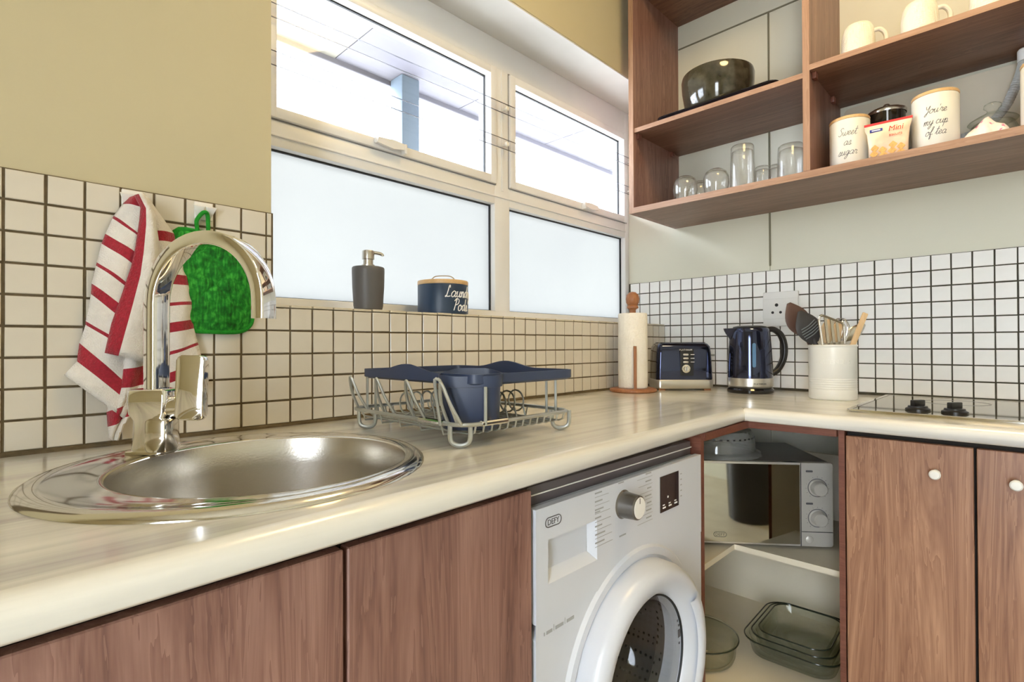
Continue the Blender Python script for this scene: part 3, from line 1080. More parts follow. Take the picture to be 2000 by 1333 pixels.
def lerp(a, b, t): return tuple(x + (y - x) * t for x, y in zip(a, b))
def patch(mb, Ls, Rs, yl, yr, bul, marks, hem=None, ns=12, rip=0.002, seed=0):
    """cloth panel between two hanging edges; marks = list of (start,end) indices painted red"""
    rows = []; red = []
    sub = 3
    for i in range(len(Ls) - 1):
        for k in range(sub):
            t = k / sub
            rows.append((lerp(Ls[i], Ls[i + 1], t), lerp(Rs[i], Rs[i + 1], t)))
            red.append(i in marks)
    rows.append((Ls[-1], Rs[-1])); red.append(False)
    G = []
    for ri, (l, r) in enumerate(rows):
        L = []
        for s in range(ns + 1):
            t = s / ns
            x, z = lerp(l, r, t)
            y = yl + (yr - yl) * t - bul * math.sin(PI * t) + rip * math.sin(9 * t + ri * 0.35 + seed)
            L.append((x, min(y, -0.006), z))
        G.append(L)
    def rm(k, i):
        if hem and hem[0] <= i < hem[1]:
            return 1
        return 1 if red[k] else 0
    mb.grid(G, rowmats=rm)
tw = thing('tea_towel', 'white tea towel with crimson stripes hanging beside the tap', 'towel', (-1.94, -0.03, 0.91))
m = MB()
AL = [(-1.944, 1.336), (-1.952, 1.323), (-1.965, 1.3), (-1.967, 1.295), (-1.977, 1.267), (-1.982, 1.25), (-1.988, 1.217), (-1.989, 1.211), (-1.995, 1.18), (-1.996, 1.162), (-2.003, 1.116), (-2.003, 1.11), (-2.011, 1.079), (-2.014, 1.048), (-2.031, 1.026)]
AR = [(-1.930, 1.338), (-1.928, 1.318), (-1.925, 1.262), (-1.925, 1.257), (-1.927, 1.228), (-1.930, 1.206), (-1.936, 1.170), (-1.937, 1.163), (-1.942, 1.128), (-1.944, 1.105), (-1.946, 1.07), (-1.946, 1.062), (-1.942, 0.998), (-1.944, 0.972), (-1.951, 0.945)]
patch(m, AL, AR, -0.012, -0.030, 0.012, {0, 2, 4, 6, 8, 10, 12}, seed=1)
m.build('side_fold', [towel_w, towel_r], tw, True, 60, solid=0.0035)
m = MB()
BL = [(-1.940, 1.337), (-1.931, 1.316), (-1.933, 1.293), (-1.939, 1.245), (-1.945, 1.211), (-1.959, 1.158), (-1.972, 1.112), (-1.981, 1.062)]
BRt = [(-1.926, 1.338), (-1.912, 1.309), (-1.906, 1.266), (-1.903, 1.215), (-1.904, 1.161), (-1.908, 1.113), (-1.910, 1.079), (-1.924, 1.044)]
patch(m, BL, BRt, -0.040, -0.036, 0.016, set(), hem=(0, 4), ns=14, rip=0.0012, seed=2)
m.build('front_fold', [towel_w, towel_r], tw, True, 60, solid=0.0035)
m = MB()
CL = [(-1.932, 1.338), (-1.925, 1.281), (-1.922, 1.262), (-1.915, 1.205), (-1.912, 1.186), (-1.908, 1.150), (-1.906, 1.144), (-1.904, 1.112), (-1.903, 1.094), (-1.900, 1.058), (-1.899, 1.052), (-1.897, 1.02), (-1.896, 1.002), (-1.894, 0.975)]
CR = [(-1.915, 1.339), (-1.876, 1.283), (-1.873, 1.266), (-1.856, 1.206), (-1.853, 1.188), (-1.848, 1.158), (-1.847, 1.152), (-1.845, 1.124), (-1.843, 1.107), (-1.837, 1.080), (-1.836, 1.075), (-1.830, 1.048), (-1.828, 1.028), (-1.817, 1.000)]
patch(m, CL, CR, -0.022, -0.012, 0.012, {1, 3, 5, 7, 9, 11}, ns=10, seed=4)
m.build('back_fold', [towel_w, towel_r], tw, True, 60, solid=0.0035)
m = MB()
TLs = [(-1.978, 1.066), (-1.976, 1.03), (-1.972, 1.0), (-1.974, 0.96), (-1.973, 0.935), (-1.973, 0.918), (-1.968, 0.912)]
TRs = [(-1.915, 1.075), (-1.918, 1.040), (-1.922, 1.005), (-1.935, 0.985), (-1.944, 0.955), (-1.953, 0.94), (-1.962, 0.913)]
patch(m, TLs, TRs, -0.020, -0.026, 0.010, {1, 3}, ns=12, rip=0.007, seed=5)
m.build('hanging_corner', [towel_w, towel_r], tw, True, 60, solid=0.0035)

ph = thing('pot_holder', 'quilted green pot holder hanging by a loop behind the tap', 'pot holder', (-1.80, -0.012, 1.10))
mo = [(-1.873, 1.288), (-1.833, 1.294), (-1.792, 1.290), (-1.761, 1.270), (-1.741, 1.235), (-1.734, 1.185), (-1.734, 1.134), (-1.741, 1.113), (-1.761, 1.102), (-1.806, 1.101), (-1.848, 1.104), (-1.868, 1.118), (-1.874, 1.15), (-1.876, 1.22)]
outl = [(p.x, p.y) for p in smooth_path([Vector((x, z, 0)) for x, z in mo], 4, True)]
cxm, czm = -1.805, 1.195
def qheight(x, z, e):
    a = (x - cxm + z - czm) / 0.045; b_ = (x - cxm - z + czm) / 0.045
    q = abs(math.sin(PI * a)) ** .5 * abs(math.sin(PI * b_)) ** .5
    return (0.003 + 0.0055 * q) * min(1.0, e * 5)
m = MB()
NR = 22
cen = m.bm.verts.new((cxm, -0.018, czm))
prev = None
for k in range(1, NR + 1):
    t = k / NR
    L = []
    for (x, z) in outl:
        px, pz = cxm + (x - cxm) * t, czm + (z - czm) * t
        L.append(m.bm.verts.new((px, -0.0085 - qheight(px, pz, 1 - t), pz)))
    n = len(L)
    for i in range(n):
        j = (i + 1) % n
        if prev is None: m.face([cen, L[i], L[j]])
        else: m.face([prev[i], L[i], L[j], prev[j]])
    prev = L
back = [m.bm.verts.new((x, -0.004, z)) for x, z in outl]
for i in range(n):
    m.face([prev[i], back[i], back[(i + 1) % n], prev[(i + 1) % n]])
m.face(list(back))
m.build('pad', green_q, ph, True, 80)
m = MB(); m.tube([(x, -0.0075, z) for x, z in outl], 0.0042, 8, True)
m.build('binding', green_b, ph, True)
m = MB()
m.tube([(-1.834, -0.009, 1.290), (-1.838, -0.012, 1.312), (-1.830, -0.016, 1.328), (-1.824, -0.018, 1.331), (-1.820, -0.016, 1.326), (-1.818, -0.012, 1.31), (-1.817, -0.009, 1.290)], 0.0038, 8, sub=4)
m.build('loop', green_b, ph, True)

# ================================================================= ON THE SILL
SZ = 1.1617
sd = thing('soap_dispenser', 'grey tapered soap dispenser with chrome pump on the window sill', 'soap dispenser', (-1.433, 0.052, SZ), -math.radians(25))
m = MB(); m.lathe([(0, 0), (.030, 0), (.0345, .003), (.0365, .012), (.0395, .06), (.0405, .1), (.0403, .108), (.0385, .1105), (.015, .1108), (0, .1108)], 40)
m.build('bottle', grey_cer, sd)
m = MB(); m.lathe([(.0, .1108), (.0165, .111), (.0165, .117), (.013, .118), (.0125, .130), (.0155, .131), (.0155, .150), (.0145, .153), (0, .153)], 28)
m.build('pump_collar', steel, sd)
m = MB(); m.tube([(0, 0, .147), (.018, 0, .149), (.033, 0, .146), (.036, 0, .141)], .0042, 10, sub=3)
m.build('nozzle', steel, sd)

AT = thing('laundry_tin', 'navy round tin lettered Laundry Pods with wooden lid and wire handle', 'tin', (-1.172, 0.079, SZ))
TR_ = 0.0735
m = MB(); m.lathe([(0, 0), (.070, 0), (.0728, .002), (TR_, .006), (TR_, .084), (.0725, .086), (0, .086)], 56); m.build('tin_body', navy_mt, AT)
m = MB(); m.lathe([(0, .0862), (.0735, .0862), (.074, .088), (.074, .096), (.073, .098), (0, .098)], 56); m.build('lid', bamboo, AT)
m = MB(); 
ha = -math.radians(45.5)
hd = Vector((math.cos(ha), math.sin(ha), 0))
m.tube([hd * s * .034 + Vector((0, 0, z)) for s, z in ((-1, .098), (-.95, .106), (-.65, .114), (0, .1155), (.65, .114), (.95, .106), (1, .098))], .0016, 8, sub=4)
m.build('wire_handle', steel, AT)
m = MB()
tc = math.atan2(-1.149 - .079, -2.135 + 1.172)
handwriting(m, 'Laundry', .0165, TR_ + .0002, tc + .80, .048, .0014, slant=.2)
handwriting(m, 'Pods', .0165, TR_ + .0002, tc + .76, .010, .0014, slant=.2)
m.build('lettering', white_ink, AT)

# ================================================================= DISH RACK
dr = thing('dish_rack', 'silver wire dish rack with navy tray standing beside the sink', 'dish rack', (-1.42, -0.30, ZT))
RX0, RX1, RY0, RY1, RZ = -1.575, -1.285, -0.487, -0.115, 0.940
rim = [(x, y, RZ) for x, y in rrect(RX1 - RX0, RY1 - RY0, .035, 5, (RX0 + RX1) / 2, (RY0 + RY1) / 2)]
m = MB(); m.tube(rim, .0038, 8, True); m.build('rim_wire', wire, dr, True)
m = MB(); m.tube([(RX0 + .04, RY0, RZ), (RX0 + .10, RY0, RZ)], .0052, 10); m.build('rim_sleeve', steel_rim, dr, True)
m = MB(); m.tube([(RX0, RY0 + .05, RZ), (RX0, RY0 + .12, RZ)], .0052, 10); m.build('rim_sleeve', steel_rim, dr, True)
for k in range(13):
    x = RX0 + .028 + k * (RX1 - RX0 - .056) / 12
    m = MB(); m.tube([(x, RY0, RZ), (x, RY0 + .004, RZ - .014), (x, RY0 + .014, RZ - .018), (x, RY1 - .014, RZ - .018), (x, RY1 - .004, RZ - .014), (x, RY1, RZ)], .0019, 6)
    m.build('wire', wire, dr, True)
for k in range(5):
    y = RY0 + .06 + k * .065
    m = MB(); m.tube([(RX0, y, RZ), (RX0 + .006, y, RZ - .02), (RX1 - .006, y, RZ - .02), (RX1, y, RZ)], .0019, 6)
    m.build('wire', wire, dr, True)
for (fx, fy, ax) in ((RX0 + .012, RY0 + .022, 'y'), (RX0 + .012, RY1 - .05, 'y'), (RX1 - .012, RY0 + .022, 'y'), (RX1 - .012, RY1 - .05, 'y')):
    m = MB()
    w = .017
    pts = [(fx, fy + s * w, z) for s, z in ((-1, RZ), (-1, .918), (-.75, .908), (0, .9042), (.75, .908), (1, .918), (1, RZ))]
    # loop seen broadside from the room
    M0 = Matrix.Translation((fx, fy, 0)) @ Matrix.Rotation(math.radians(42), 4, 'Z') @ Matrix.Translation((-fx, -fy, 0))
    m.tube(pts, .0042, 8, M=M0, sub=3)
    m.build('foot', wire, dr, True)
for k in range(4):
    y = RY1 - .045 - k * .099
    m = MB(); m.tube([(RX0 + .008, y + .018, RZ - .002), (RX0 - .012, y + .012, RZ + .035), (RX0 - .022, y + .003, RZ + .066), (RX0 - .022, y - .004, RZ + .066), (RX0 - .012, y - .012, RZ + .035), (RX0 + .008, y - .018, RZ - .002)], .0030, 8, sub=4)
    m.build('prong', wire, dr, True)
for row, (yy, xs) in enumerate((((RY0 + RY1) / 2 + .05, [RX0 + .05 + i * .026 for i in range(8)]), ((RY0 + RY1) / 2 - .07, [RX0 + .14 + i * .026 for i in range(5)]))):
    for x in xs:
        m = MB(); m.tube([(x, yy + .022 * math.cos(a), RZ + .008 + .022 * math.sin(a) + .008) for a in [2 * PI * i / 16 for i in range(16)]], .0019, 6, True)
        m.tube([(x, yy - .02, RZ + .008), (x, yy - .028, RZ - .018)], .0019, 6)
        m.build('plate_loop', wire, dr, True)
for (sx_, sy_) in ((RX1 - .012, RY0 + .035), (RX1 - .012, RY0 + .060), (RX0 + .03, RY1 - .02), (RX0 + .05, RY1 - .02), (RX1 - .05, RY1 - .03), (RX1 - .09, RY0 + .15)):
    m = MB(); m.tube([(sx_, sy_, RZ - .01), (sx_, sy_, 1.006)], .0028, 8)
    m.build('support', wire, dr, True)
# navy tray, side walls rise in two soft waves
TX0, TX1, TY0, TY1 = -1.545, -1.270, -0.482, -0.108
base = rrect(TX1 - TX0, TY1 - TY0, .02, 4, (TX0 + TX1) / 2, (TY0 + TY1) / 2)
ptsd = [Vector((x, y, 0)) for x, y in base]
dense = []
for i in range(len(ptsd)):
    a, b2 = ptsd[i], ptsd[(i + 1) % len(ptsd)]
    kk = max(1, int((b2 - a).length / .012))
    for q in range(kk):
        dense.append(a.lerp(b2, q / kk))
def wave(p):
    h = .020
    if abs(p.x - TX0) < .004 or abs(p.x - TX1) < .004:
        t = (p.y - TY0) / (TY1 - TY0)
        h += .014 * max(0.0, math.sin(PI * min(1, max(0, (t - .28) / .52)))) ** 2
    return h
cx_, cy_ = (TX0 + TX1) / 2, (TY0 + TY1) / 2
def inset(p, d):
    return Vector((p.x - math.copysign(min(d, abs(p.x - cx_)), p.x - cx_), p.y - math.copysign(min(d, abs(p.y - cy_)), p.y - cy_), 0))
TZ = 1.003
m = MB()
L0 = [(inset(p, .006).x, inset(p, .006).y, TZ) for p in dense]
L1 = [(p.x, p.y, TZ + .004) for p in dense]
L2 = [(p.x, p.y, TZ + wave(p)) for p in dense]
L3 = [(inset(p, .003).x, inset(p, .003).y, TZ + wave(p)) for p in dense]
L4 = [(inset(p, .004).x, inset(p, .004).y, TZ + .006) for p in dense]
m.rings([L0, L1, L2, L3, L4], cap0=True, cap1=True)
m.build('tray', navy_pl, dr, True, 50)
# cutlery cup clipped on the front corner
cu = (-1.513, -0.435)
m = MB()
lp = []
for (z, w, d, rr_) in ((.926, .096, .066, .03), (.930, .101, .071, .03), (1.0, .106, .076, .031), (1.0005, .113, .083, .034), (1.022, .115, .085, .034), (1.022, .110, .080, .032), (1.0, .102, .072, .03), (.934, .096, .066, .028)):
    lp.append([(x, y, z) for x, y in rrect(w, d, rr_, 6)])
Mc = Matrix.Translation((cu[0], cu[1], 0)) @ Matrix.Rotation(math.radians(-45), 4, 'Z')
for L in lp[4:6]:
    for i, (x, y, z) in enumerate(L):
        L[i] = (x, y, z + (.010 * (1 - (x / .057) ** 2) if y > 0 else -.003 * (1 - (x / .057) ** 2)))
m.rings(lp, cap0=True, cap1=True, M=Mc)
m.build('cutlery_cup', navy_pl, dr, True, 50)
m = MB(); m.tube([(.028, -.050, .936), (.028, -.045, 1.002)], .003, 8, M=Mc)
m.tube([(-.048, -.052, .938), (-.056, -.060, 1.008), (-.052, -.062, 1.016), (-.044, -.060, 1.006), (-.018, -.054, .938)], .0030, 8, M=Mc, sub=3)
m.build('cup_guard', wire, dr, True)

# ================================================================= PAPER TOWEL HOLDER
pt = thing('paper_towel_holder', 'brown wooden kitchen roll holder in the worktop corner', 'holder', (-0.435, -0.105, ZT))
m = MB(); m.lathe([(0, 0), (.080, 0), (.085, .004), (.085, .010), (.080, .014), (0, .014)], 48); m.build('base', teak, pt)
m = MB(); m.lathe([(.012, .014), (.012, .29), (.0115, .300), (.014, .304), (.021, .308), (.021, .314), (.017, .318), (.0235, .328), (.025, .342), (.022, .356), (.012, .366), (0, .369)], 28); m.build('pole', teak, pt)
m = MB()
ad = math.atan2(-1.149 + .105, -2.135 + .435)
ax_, ay_ = .064 * math.cos(ad + .12), .064 * math.sin(ad + .12)
m.tube([(ax_, ay_, .012), (ax_, ay_, .168)], .0055, 12); m.build('side_rod', teak, pt)
m = MB()
m.lathe([(.019, .0145), (.050, .0145), (.053, .018), (.0535, .15), (.0525, .284), (.050, .288), (.019, .288), (.019, .0145)], 48)
tag(m.build('kitchen_roll', paper_m), 'white quilted kitchen paper roll on the wooden holder', 'paper roll').location = (-0.435, -0.105, ZT + .0145)

# ================================================================= TOASTER
to = thing('toaster', 'navy blue toaster with a silver base in the worktop corner', 'toaster', (-0.212, -0.178, ZT), -math.radians(47))
TWd, TD = .108, .068
m = MB()
lp = []
for (z, iw) in ((.006, -.004), (.010, .0), (.036, .001), (.040, -.001)):
    lp.append([(x, y, z) for x, y in rrect(2 * (TWd + iw), 2 * (TD + iw), .02, 6)])
m.rings(lp, cap0=True, cap1=True); m.build('base', ivory_metal, to, smooth=45)
m = MB()
lp = []
for (z, iw) in ((.040, -.002), (.045, -.001), (.14, -.005), (.165, -.008), (.176, -.015), (.180, -.026)):
    lp.append([(x, y, z) for x, y in rrect(2 * (TWd + iw), 2 * (TD + iw), .018, 6)])
m.rings(lp, cap0=True, cap1=True); m.build('shell', navy_gl, to, smooth=60)
m = MB(); m.box(-.085, .085, -.042, -.012, .1795, .1815, .001); m.box(-.085, .085, .012, .042, .1795, .1815, .001); m.build('slots', black_pl, to)
m = MB(); m.box(-.092, -.001, -.003, 0, 0, 0.001) if False else None
m.prism(rrect(.05, .100, .004, 3, .006, .106), .0, .0008, front(-TD + .0015)); m.build('control_panel', black_gl, to)
for k, z in enumerate((.135, .121, .107)):
    m = MB(); m.prism(rrect(.020, .007, .0034, 4, .002, z), .0, .003, front(-TD + .001), bev=.0008); m.build('button', silver_pl, to)
    m = MB(); m.box(.020, .034, -TD - .0004, -TD + .001, z - .001, z + .001); m.build('print', white_ink, to)
m = MB(); m.lathe([(0, .012), (.009, .012), (.010, .010), (.010, .006), (.0155, .005), (.0165, .003), (.0165, 0), (0, 0)], 28, M=front(-TD + .0005, .002, .082)); m.build('dial', steel_rim, to)
m = MB(); m.box(.001, .003, -TD - .013, -TD - .010, .074, .091); m.build('dial_pointer', black_pl, to)
m = MB(); m.text('PLATINUM', .0085, front(-TD + .0004, .002, .150), .0004, spacing=1.25); m.build('lettering', white_ink, to, smooth=0)
m = MB(); m.box(TWd - .006, TWd + .022, -.012, .012, .128, .136, .002); m.build('lever', ivory_metal, to)
for sx_ in (-1, 1):
    for sy_ in (-1, 1):
        m = MB(); m.box(sx_ * .085 - .012, sx_ * .085 + .012, sy_ * .05 - .01, sy_ * .05 + .01, -.0005, .008); m.build('foot', teak, to)

# ================================================================= KETTLE
ke = thing('kettle', 'navy metallic electric kettle with black handle and silver base', 'kettle', (-0.185, -0.432, ZT), -math.radians(45.5))
m = MB(); m.lathe([(0, 0), (.074, 0), (.077, .003), (.078, .012), (.074, .018), (0, .018)], 44); m.build('power_base', black_gl, ke)
m = MB(); m.lathe([(0, .0195), (.070, .0195), (.0755, .026), (.0765, .050), (.0755, .054), (0, .054)], 48); m.build('lower_band', ivory_metal, ke)
m = MB(); m.lathe([(.0750, .054), (.0755, .058), (.0745, .10), (.0715, .16), (.067, .215), (.0645, .226), (.060, .231), (0, .2315)], 48); m.build('jug', navy_gl, ke, smooth=40)
m = MB(); m.lathe([(0, .2317), (.056, .2317), (.055, .236), (.04, .2395), (0, .2405)], 40); m.build('lid', black_pl, ke)
m = MB()
sp = []
for (x, z0_, z1_, w) in ((-.050, .180, .2305, .030), (-.070, .190, .2305, .022), (-.086, .211, .230, .012), (-.092, .222, .2295, .006)):
    sp.append([(x, -w, z1_), (x, 0, z0_), (x, w, z1_), (x, 0, z1_ + .0005)])
m.rings(sp, cap0=True, cap1=True); m.build('spout', navy_gl, ke, smooth=40)
m = MB()
hp = [(.058, 0, .224), (.085, 0, .226), (.112, 0, .205), (.124, 0, .165), (.120, 0, .120), (.100, 0, .082), (.076, 0, .066)]
hp = smooth_path([Vector(p) for p in hp], 6)
lp = []
for i, p in enumerate(hp):
    t = (hp[min(i + 1, len(hp) - 1)] - hp[max(i - 1, 0)]).normalized()
    nr = Vector((0, 1, 0)).cross(t)
    lp.append([p + Vector((0, 1, 0)) * x + nr * y for x, y in rrect(.026, .019, .008, 4)])
m.rings(lp, cap0=True, cap1=True); m.build('handle', black_pl, ke, smooth=50)
m = MB(); m.prism(rrect(.012, .085, .006, 5, -.018, .135), 0, .0022, front(-.0715)); m.build('water_gauge', mat('pale_blue_gauge', (0.10, 0.22, 0.42), 0.2), ke)
m = MB(); m.text('PLATINUM', .0078, front(-.0764, .0, .033), .0006, spacing=1.2); m.build('lettering', ink, ke, smooth=0)

# ================================================================= SOCKET
so_ = thing('wall_socket', 'white wall socket with three round holes on the tiled wall', 'socket', (0.0, -0.481, 1.205), -PI / 2)
m = MB(); m.box(-.062, .062, -.013, -.001, -.064, .066, .003); m.build('plate', white_pl, so_)
m = MB(); m.box(-.0615, .0615, -.0155, -.012, -.036, .040, .002); m.build('centre_panel', white_pl, so_)
for (x, z, r) in ((-.012, .016, .0062), (-.026, -.012, .005), (.002, -.012, .005)):
    m = MB(); m.lathe([(0, .0008), (r, .0008), (r, -.001), (0, -.001)], 20, M=front(-.0153, x, z)); m.build('pin_hole', black_pl, so_)
m = MB(); m.box(.026, .048, -.019, -.015, -.012, .022, .002); m.build('switch', white_pl, so_)

# ================================================================= CROCK AND UTENSILS
CX, CY = -0.235, -0.704
cr = thing('utensil_crock', 'white enamel utensil crock between kettle and hob', 'crock', (CX, CY, ZT))
m = MB()
CR_ = .0665
pf = [(0, 0), (.063, 0), (.0655, .002), (CR_, .006)]
for k in range(6):
    z = .030 + k * .007
    pf += [(CR_, z), (CR_ - .0008, z + .0018), (CR_, z + .0036)]
pf += [(CR_, .164), (CR_ + .0018, .166), (CR_ + .0018, .1695), (CR_ - .0005, .171), (CR_ - .003, .169), (CR_ - .004, .02), (0, .02)]
m.lathe(pf, 56); m.build('pot', white_en, cr, smooth=40)
m = MB()
ta = math.atan2(-1.149 - CY, -2.135 - CX)
def bend_text(mb, s, size, R, ang, z, ext=.0006, mi=0, spacing=1.15):
    t = MB(); t.text(s, size, Matrix.Identity(4), ext, 0, spacing=spacing)
    bm2 = t.bm
    bmesh.ops.subdivide_edges(bm2, edges=bm2.edges[:], cuts=1)
    for v in bm2.verts:
        a = ang + v.co.x / R
        rr2 = R + v.co.z
        v.co = Vector((rr2 * math.cos(a), rr2 * math.sin(a), z + v.co.y))
    me = bpy.data.meshes.new('t'); bm2.to_mesh(me); bm2.free()
    mb.bm.from_mesh(me); bpy.data.meshes.remove(me)
bend_text(m, 'UTENSILS', .019, CR_ + .0002, ta + .15, .112)
m.build('embossed_lettering', white_en, cr, smooth=0)
def lean(dx, dy, tx, ty):
    """matrix taking local +Z (handle up from the crock floor) to the leaning axis"""
    a = Vector((dx, dy, .021)); b2 = Vector((tx, ty, .172))
    z = (b2 - a).normalized()
    cd = Vector((-0.714, -0.70, 0))
    x = (Vector((0.70, -0.714, 0)) - z * z.dot(Vector((0.70, -0.714, 0)))).normalized()
    y = z.cross(x)
    M = Matrix(((x.x, y.x, z.x, a.x), (x.y, y.y, z.y, a.y), (x.z, y.z, z.z, a.z), (0, 0, 0, 1)))
    return Matrix.Translation((CX, CY, ZT)) @ M
def rc(u, v):       # crock-plane offset: u to the right of the room view, v towards the room
    return (0.70 * u - 0.714 * v, -0.714 * u - 0.70 * v)
def paddle(mb, M, L, w0, l0, th=.006, n=28, dish=.006, shape=1.0):
    """oval blade whose base is at height L on the handle"""
    lp = []
    for k in range(13):
        t = k / 12
        w = w0 * math.sin(PI * (0.08 + 0.90 * t) ** shape) + .004
        z = L + l0 * t
        lp.append([(w * math.cos(a), th / 2 * math.sin(a) - dish * math.sin(PI * t) * (1 - (math.cos(a)) ** 2 * 0.3), z) for a in [2 * PI * i / 16 for i in range(16)]])
    mb.rings(lp, cap0=True, cap1=True, M=M)
def utensil(name, label, u0, v0, u1, v1):
    a = rc(u0, v0); b2 = rc(u1, v1)
    M = lean(a[0], a[1], b2[0], b2[1])
    e = thing(name, label, 'utensil', tuple(M.translation), group='utensils in the white crock')
    return e, M
e, M = utensil('nylon_spoon', 'brown nylon spoon at the back of the white crock', .015, -.02, -.056, -.028)
m = MB(); m.tube([(0, 0, 0), (0, 0, .22)], .0055, 8, M=M); m.build('handle', brown_nylon, e, True)
m = MB(); paddle(m, M, .20, .036, .115); m.build('blade', brown_nylon, e, True, 50)
e, M = utensil('nylon_ladle', 'black nylon slotted spoon leaning out over the crock rim', .012, .015, -.058, .010)
m = MB(); m.tube([(0, 0, 0), (0, 0, .19)], .007, 8, M=M); m.build('handle', dark_nylon, e, True)
m = MB(); paddle(m, M, .172, .036, .110, dish=.008); m.build('blade', dark_nylon, e, True, 50)
for k in range(5):
    m = MB(); z = .200 + k * .008
    m.tube([(-.030 + abs(k - 2) * .002, -.010, z - .004), (0, -.0135, z), (.030 - abs(k - 2) * .002, -.010, z + .008)], .0014, 6, M=M, sub=3)
    m.build('rib', mat('slate_rib', (0.16, 0.19, 0.22), 0.5) if k == 0 else MATS['slate_rib'], e, True)
e, M = utensil('slotted_turner', 'steel slotted turner standing in the white crock', .0, .03, -.020, .036)
m = MB(); m.tube([(0, 0, 0), (0, 0, .15)], .0035, 8, M=M); m.build('handle', steel, e, True)
m = MB()
tur = [(-.032, .15), (-.034, .235), (-.030, .244), (-.022, .246), (.036, .214), (.040, .206), (.036, .15)]
for i in range(len(tur) - 1):
    m.tube([(tur[i][0], 0, tur[i][1]), (tur[i + 1][0], 0, tur[i + 1][1])], .0038, 8, M=M)
for sxx, zt in ((-.014, .240), (.004, .231), (.020, .222)):
    m.box(sxx - .004, sxx + .004, -.0012, .0012, .15, zt, 0, M)
m.box(-.034, .038, -.0012, .0012, .145, .158, 0, M)
m.build('slotted_blade', steel, e, True)
for k, (u0, u1, lab) in enumerate(((-.03, -.026, 'rounded wooden spoon behind the slotted turner'), (.004, .012, 'pointed wooden spoon behind the slotted turner'))):
    e, M = utensil('wooden_spoon', lab, u0, .005 - .02 * k, u1, .014 - .016 * k)
    m = MB(); m.tube([(0, 0, 0), (0, 0, .17)], .005, 8, M=M); m.build('handle', pine, e, True)
    m = MB(); paddle(m, M, .155, .021 if k == 0 else .016, .075 if k == 0 else .072, dish=.004); m.build('bowl', pine, e, True, 50)
e, M = utensil('balloon_whisk', 'steel balloon whisk standing in the white crock', .02, -.02, .030, -.015)
m = MB(); m.tube([(0, 0, 0), (0, 0, .13)], .006, 10, M=M); m.build('handle', steel, e, True)
for k in range(5):
    a = PI * k / 5
    m = MB(); m.tube([(.004 * math.cos(a), .004 * math.sin(a), .13), (.020 * math.cos(a), .020 * math.sin(a), .17), (.026 * math.cos(a), .026 * math.sin(a), .205), (.014 * math.cos(a), .014 * math.sin(a), .230), (0, 0, .234), (-.014 * math.cos(a), -.014 * math.sin(a), .230), (-.026 * math.cos(a), -.026 * math.sin(a), .205), (-.020 * math.cos(a), -.020 * math.sin(a), .17), (-.004 * math.cos(a), -.004 * math.sin(a), .13)], .0010, 6, M=M, sub=4)
    m.build('wire', steel_rim, e, True)
e, M = utensil('wooden_spatula', 'flat pale wooden spatula leaning right in the white crock', -.01, .02, .051, .022)
m = MB(); m.box(-.0085, .0085, -.003, .003, .0, .268, .002, M); m.build('stick', pine, e, True)
e, M = utensil('steel_spoon', 'dark steel serving spoon leaning furthest out of the crock', -.03, -.040, .050, -.034)
m = MB(); m.tube([(0, 0, 0), (0, 0, .20)], .004, 8, M=M); m.build('handle', steel, e, True)
m = MB(); paddle(m, M @ Matrix.Translation((0, 0, .19)) @ Matrix.Rotation(math.radians(26), 4, 'Y') @ Matrix.Translation((0, 0, -.19)), .185, .016, .085, dish=.008); m.build('bowl', steel, e, True, 50)

# ================================================================= HOB
hb = thing('hob', 'mirror black electric hob with steel frame set in the worktop', 'hob', (-0.3, -1.1, ZT))
HX0, HX1, HY0, HY1 = -0.572, -0.045, -1.40, -0.812
m = MB(); 
o1 = rrect(HX1 - HX0, HY1 - HY0, .012, 4, (HX0 + HX1) / 2, (HY0 + HY1) / 2)
i1 = rrect(HX1 - HX0 - .022, HY1 - HY0 - .022, .008, 4, (HX0 + HX1) / 2, (HY0 + HY1) / 2)
m.rings([[(x, y, .9002) for x, y in o1], [(x, y, .9055) for x, y in o1], [(x * .9 + a * .1, y * .9 + b_ * .1, .9072) for (x, y), (a, b_) in zip(o1, i1)], [(x, y, .9068) for x, y in i1]])
m.build('frame', steel_rim, hb, True)
m = MB(); m.prism(i1, .9005, .9062); m.build('glass', hob_gl, hb, True, 0)
for (kx, ky) in ((-.478, -.948), (-.488, -1.020)):
    m = MB(); m.lathe([(0, .0), (.026, .0), (.026, .004), (.021, .007), (.020, .011), (0, .012)], 28, (kx, ky, .9062)); m.box(kx - .006, kx + .006, ky - .018, ky + .018, .917, .932, .002, Matrix.Translation((kx, ky, 0)) @ Matrix.Rotation(math.radians(60), 4, 'Z') @ Matrix.Translation((-kx, -ky, 0)))
    m.build('knob', black_pl, hb, True)
for (kx, ky, rr_) in ((-.20, -1.0, .075), (-.20, -1.25, .09), (-.42, -1.25, .075)):
    m = MB(); m.lathe([(rr_, .0), (rr_, .0005), (rr_ - .003, .0005), (rr_ - .003, 0)], 40, (kx, ky, .9062)); m.build('ring_mark', ink_l, hb, True)

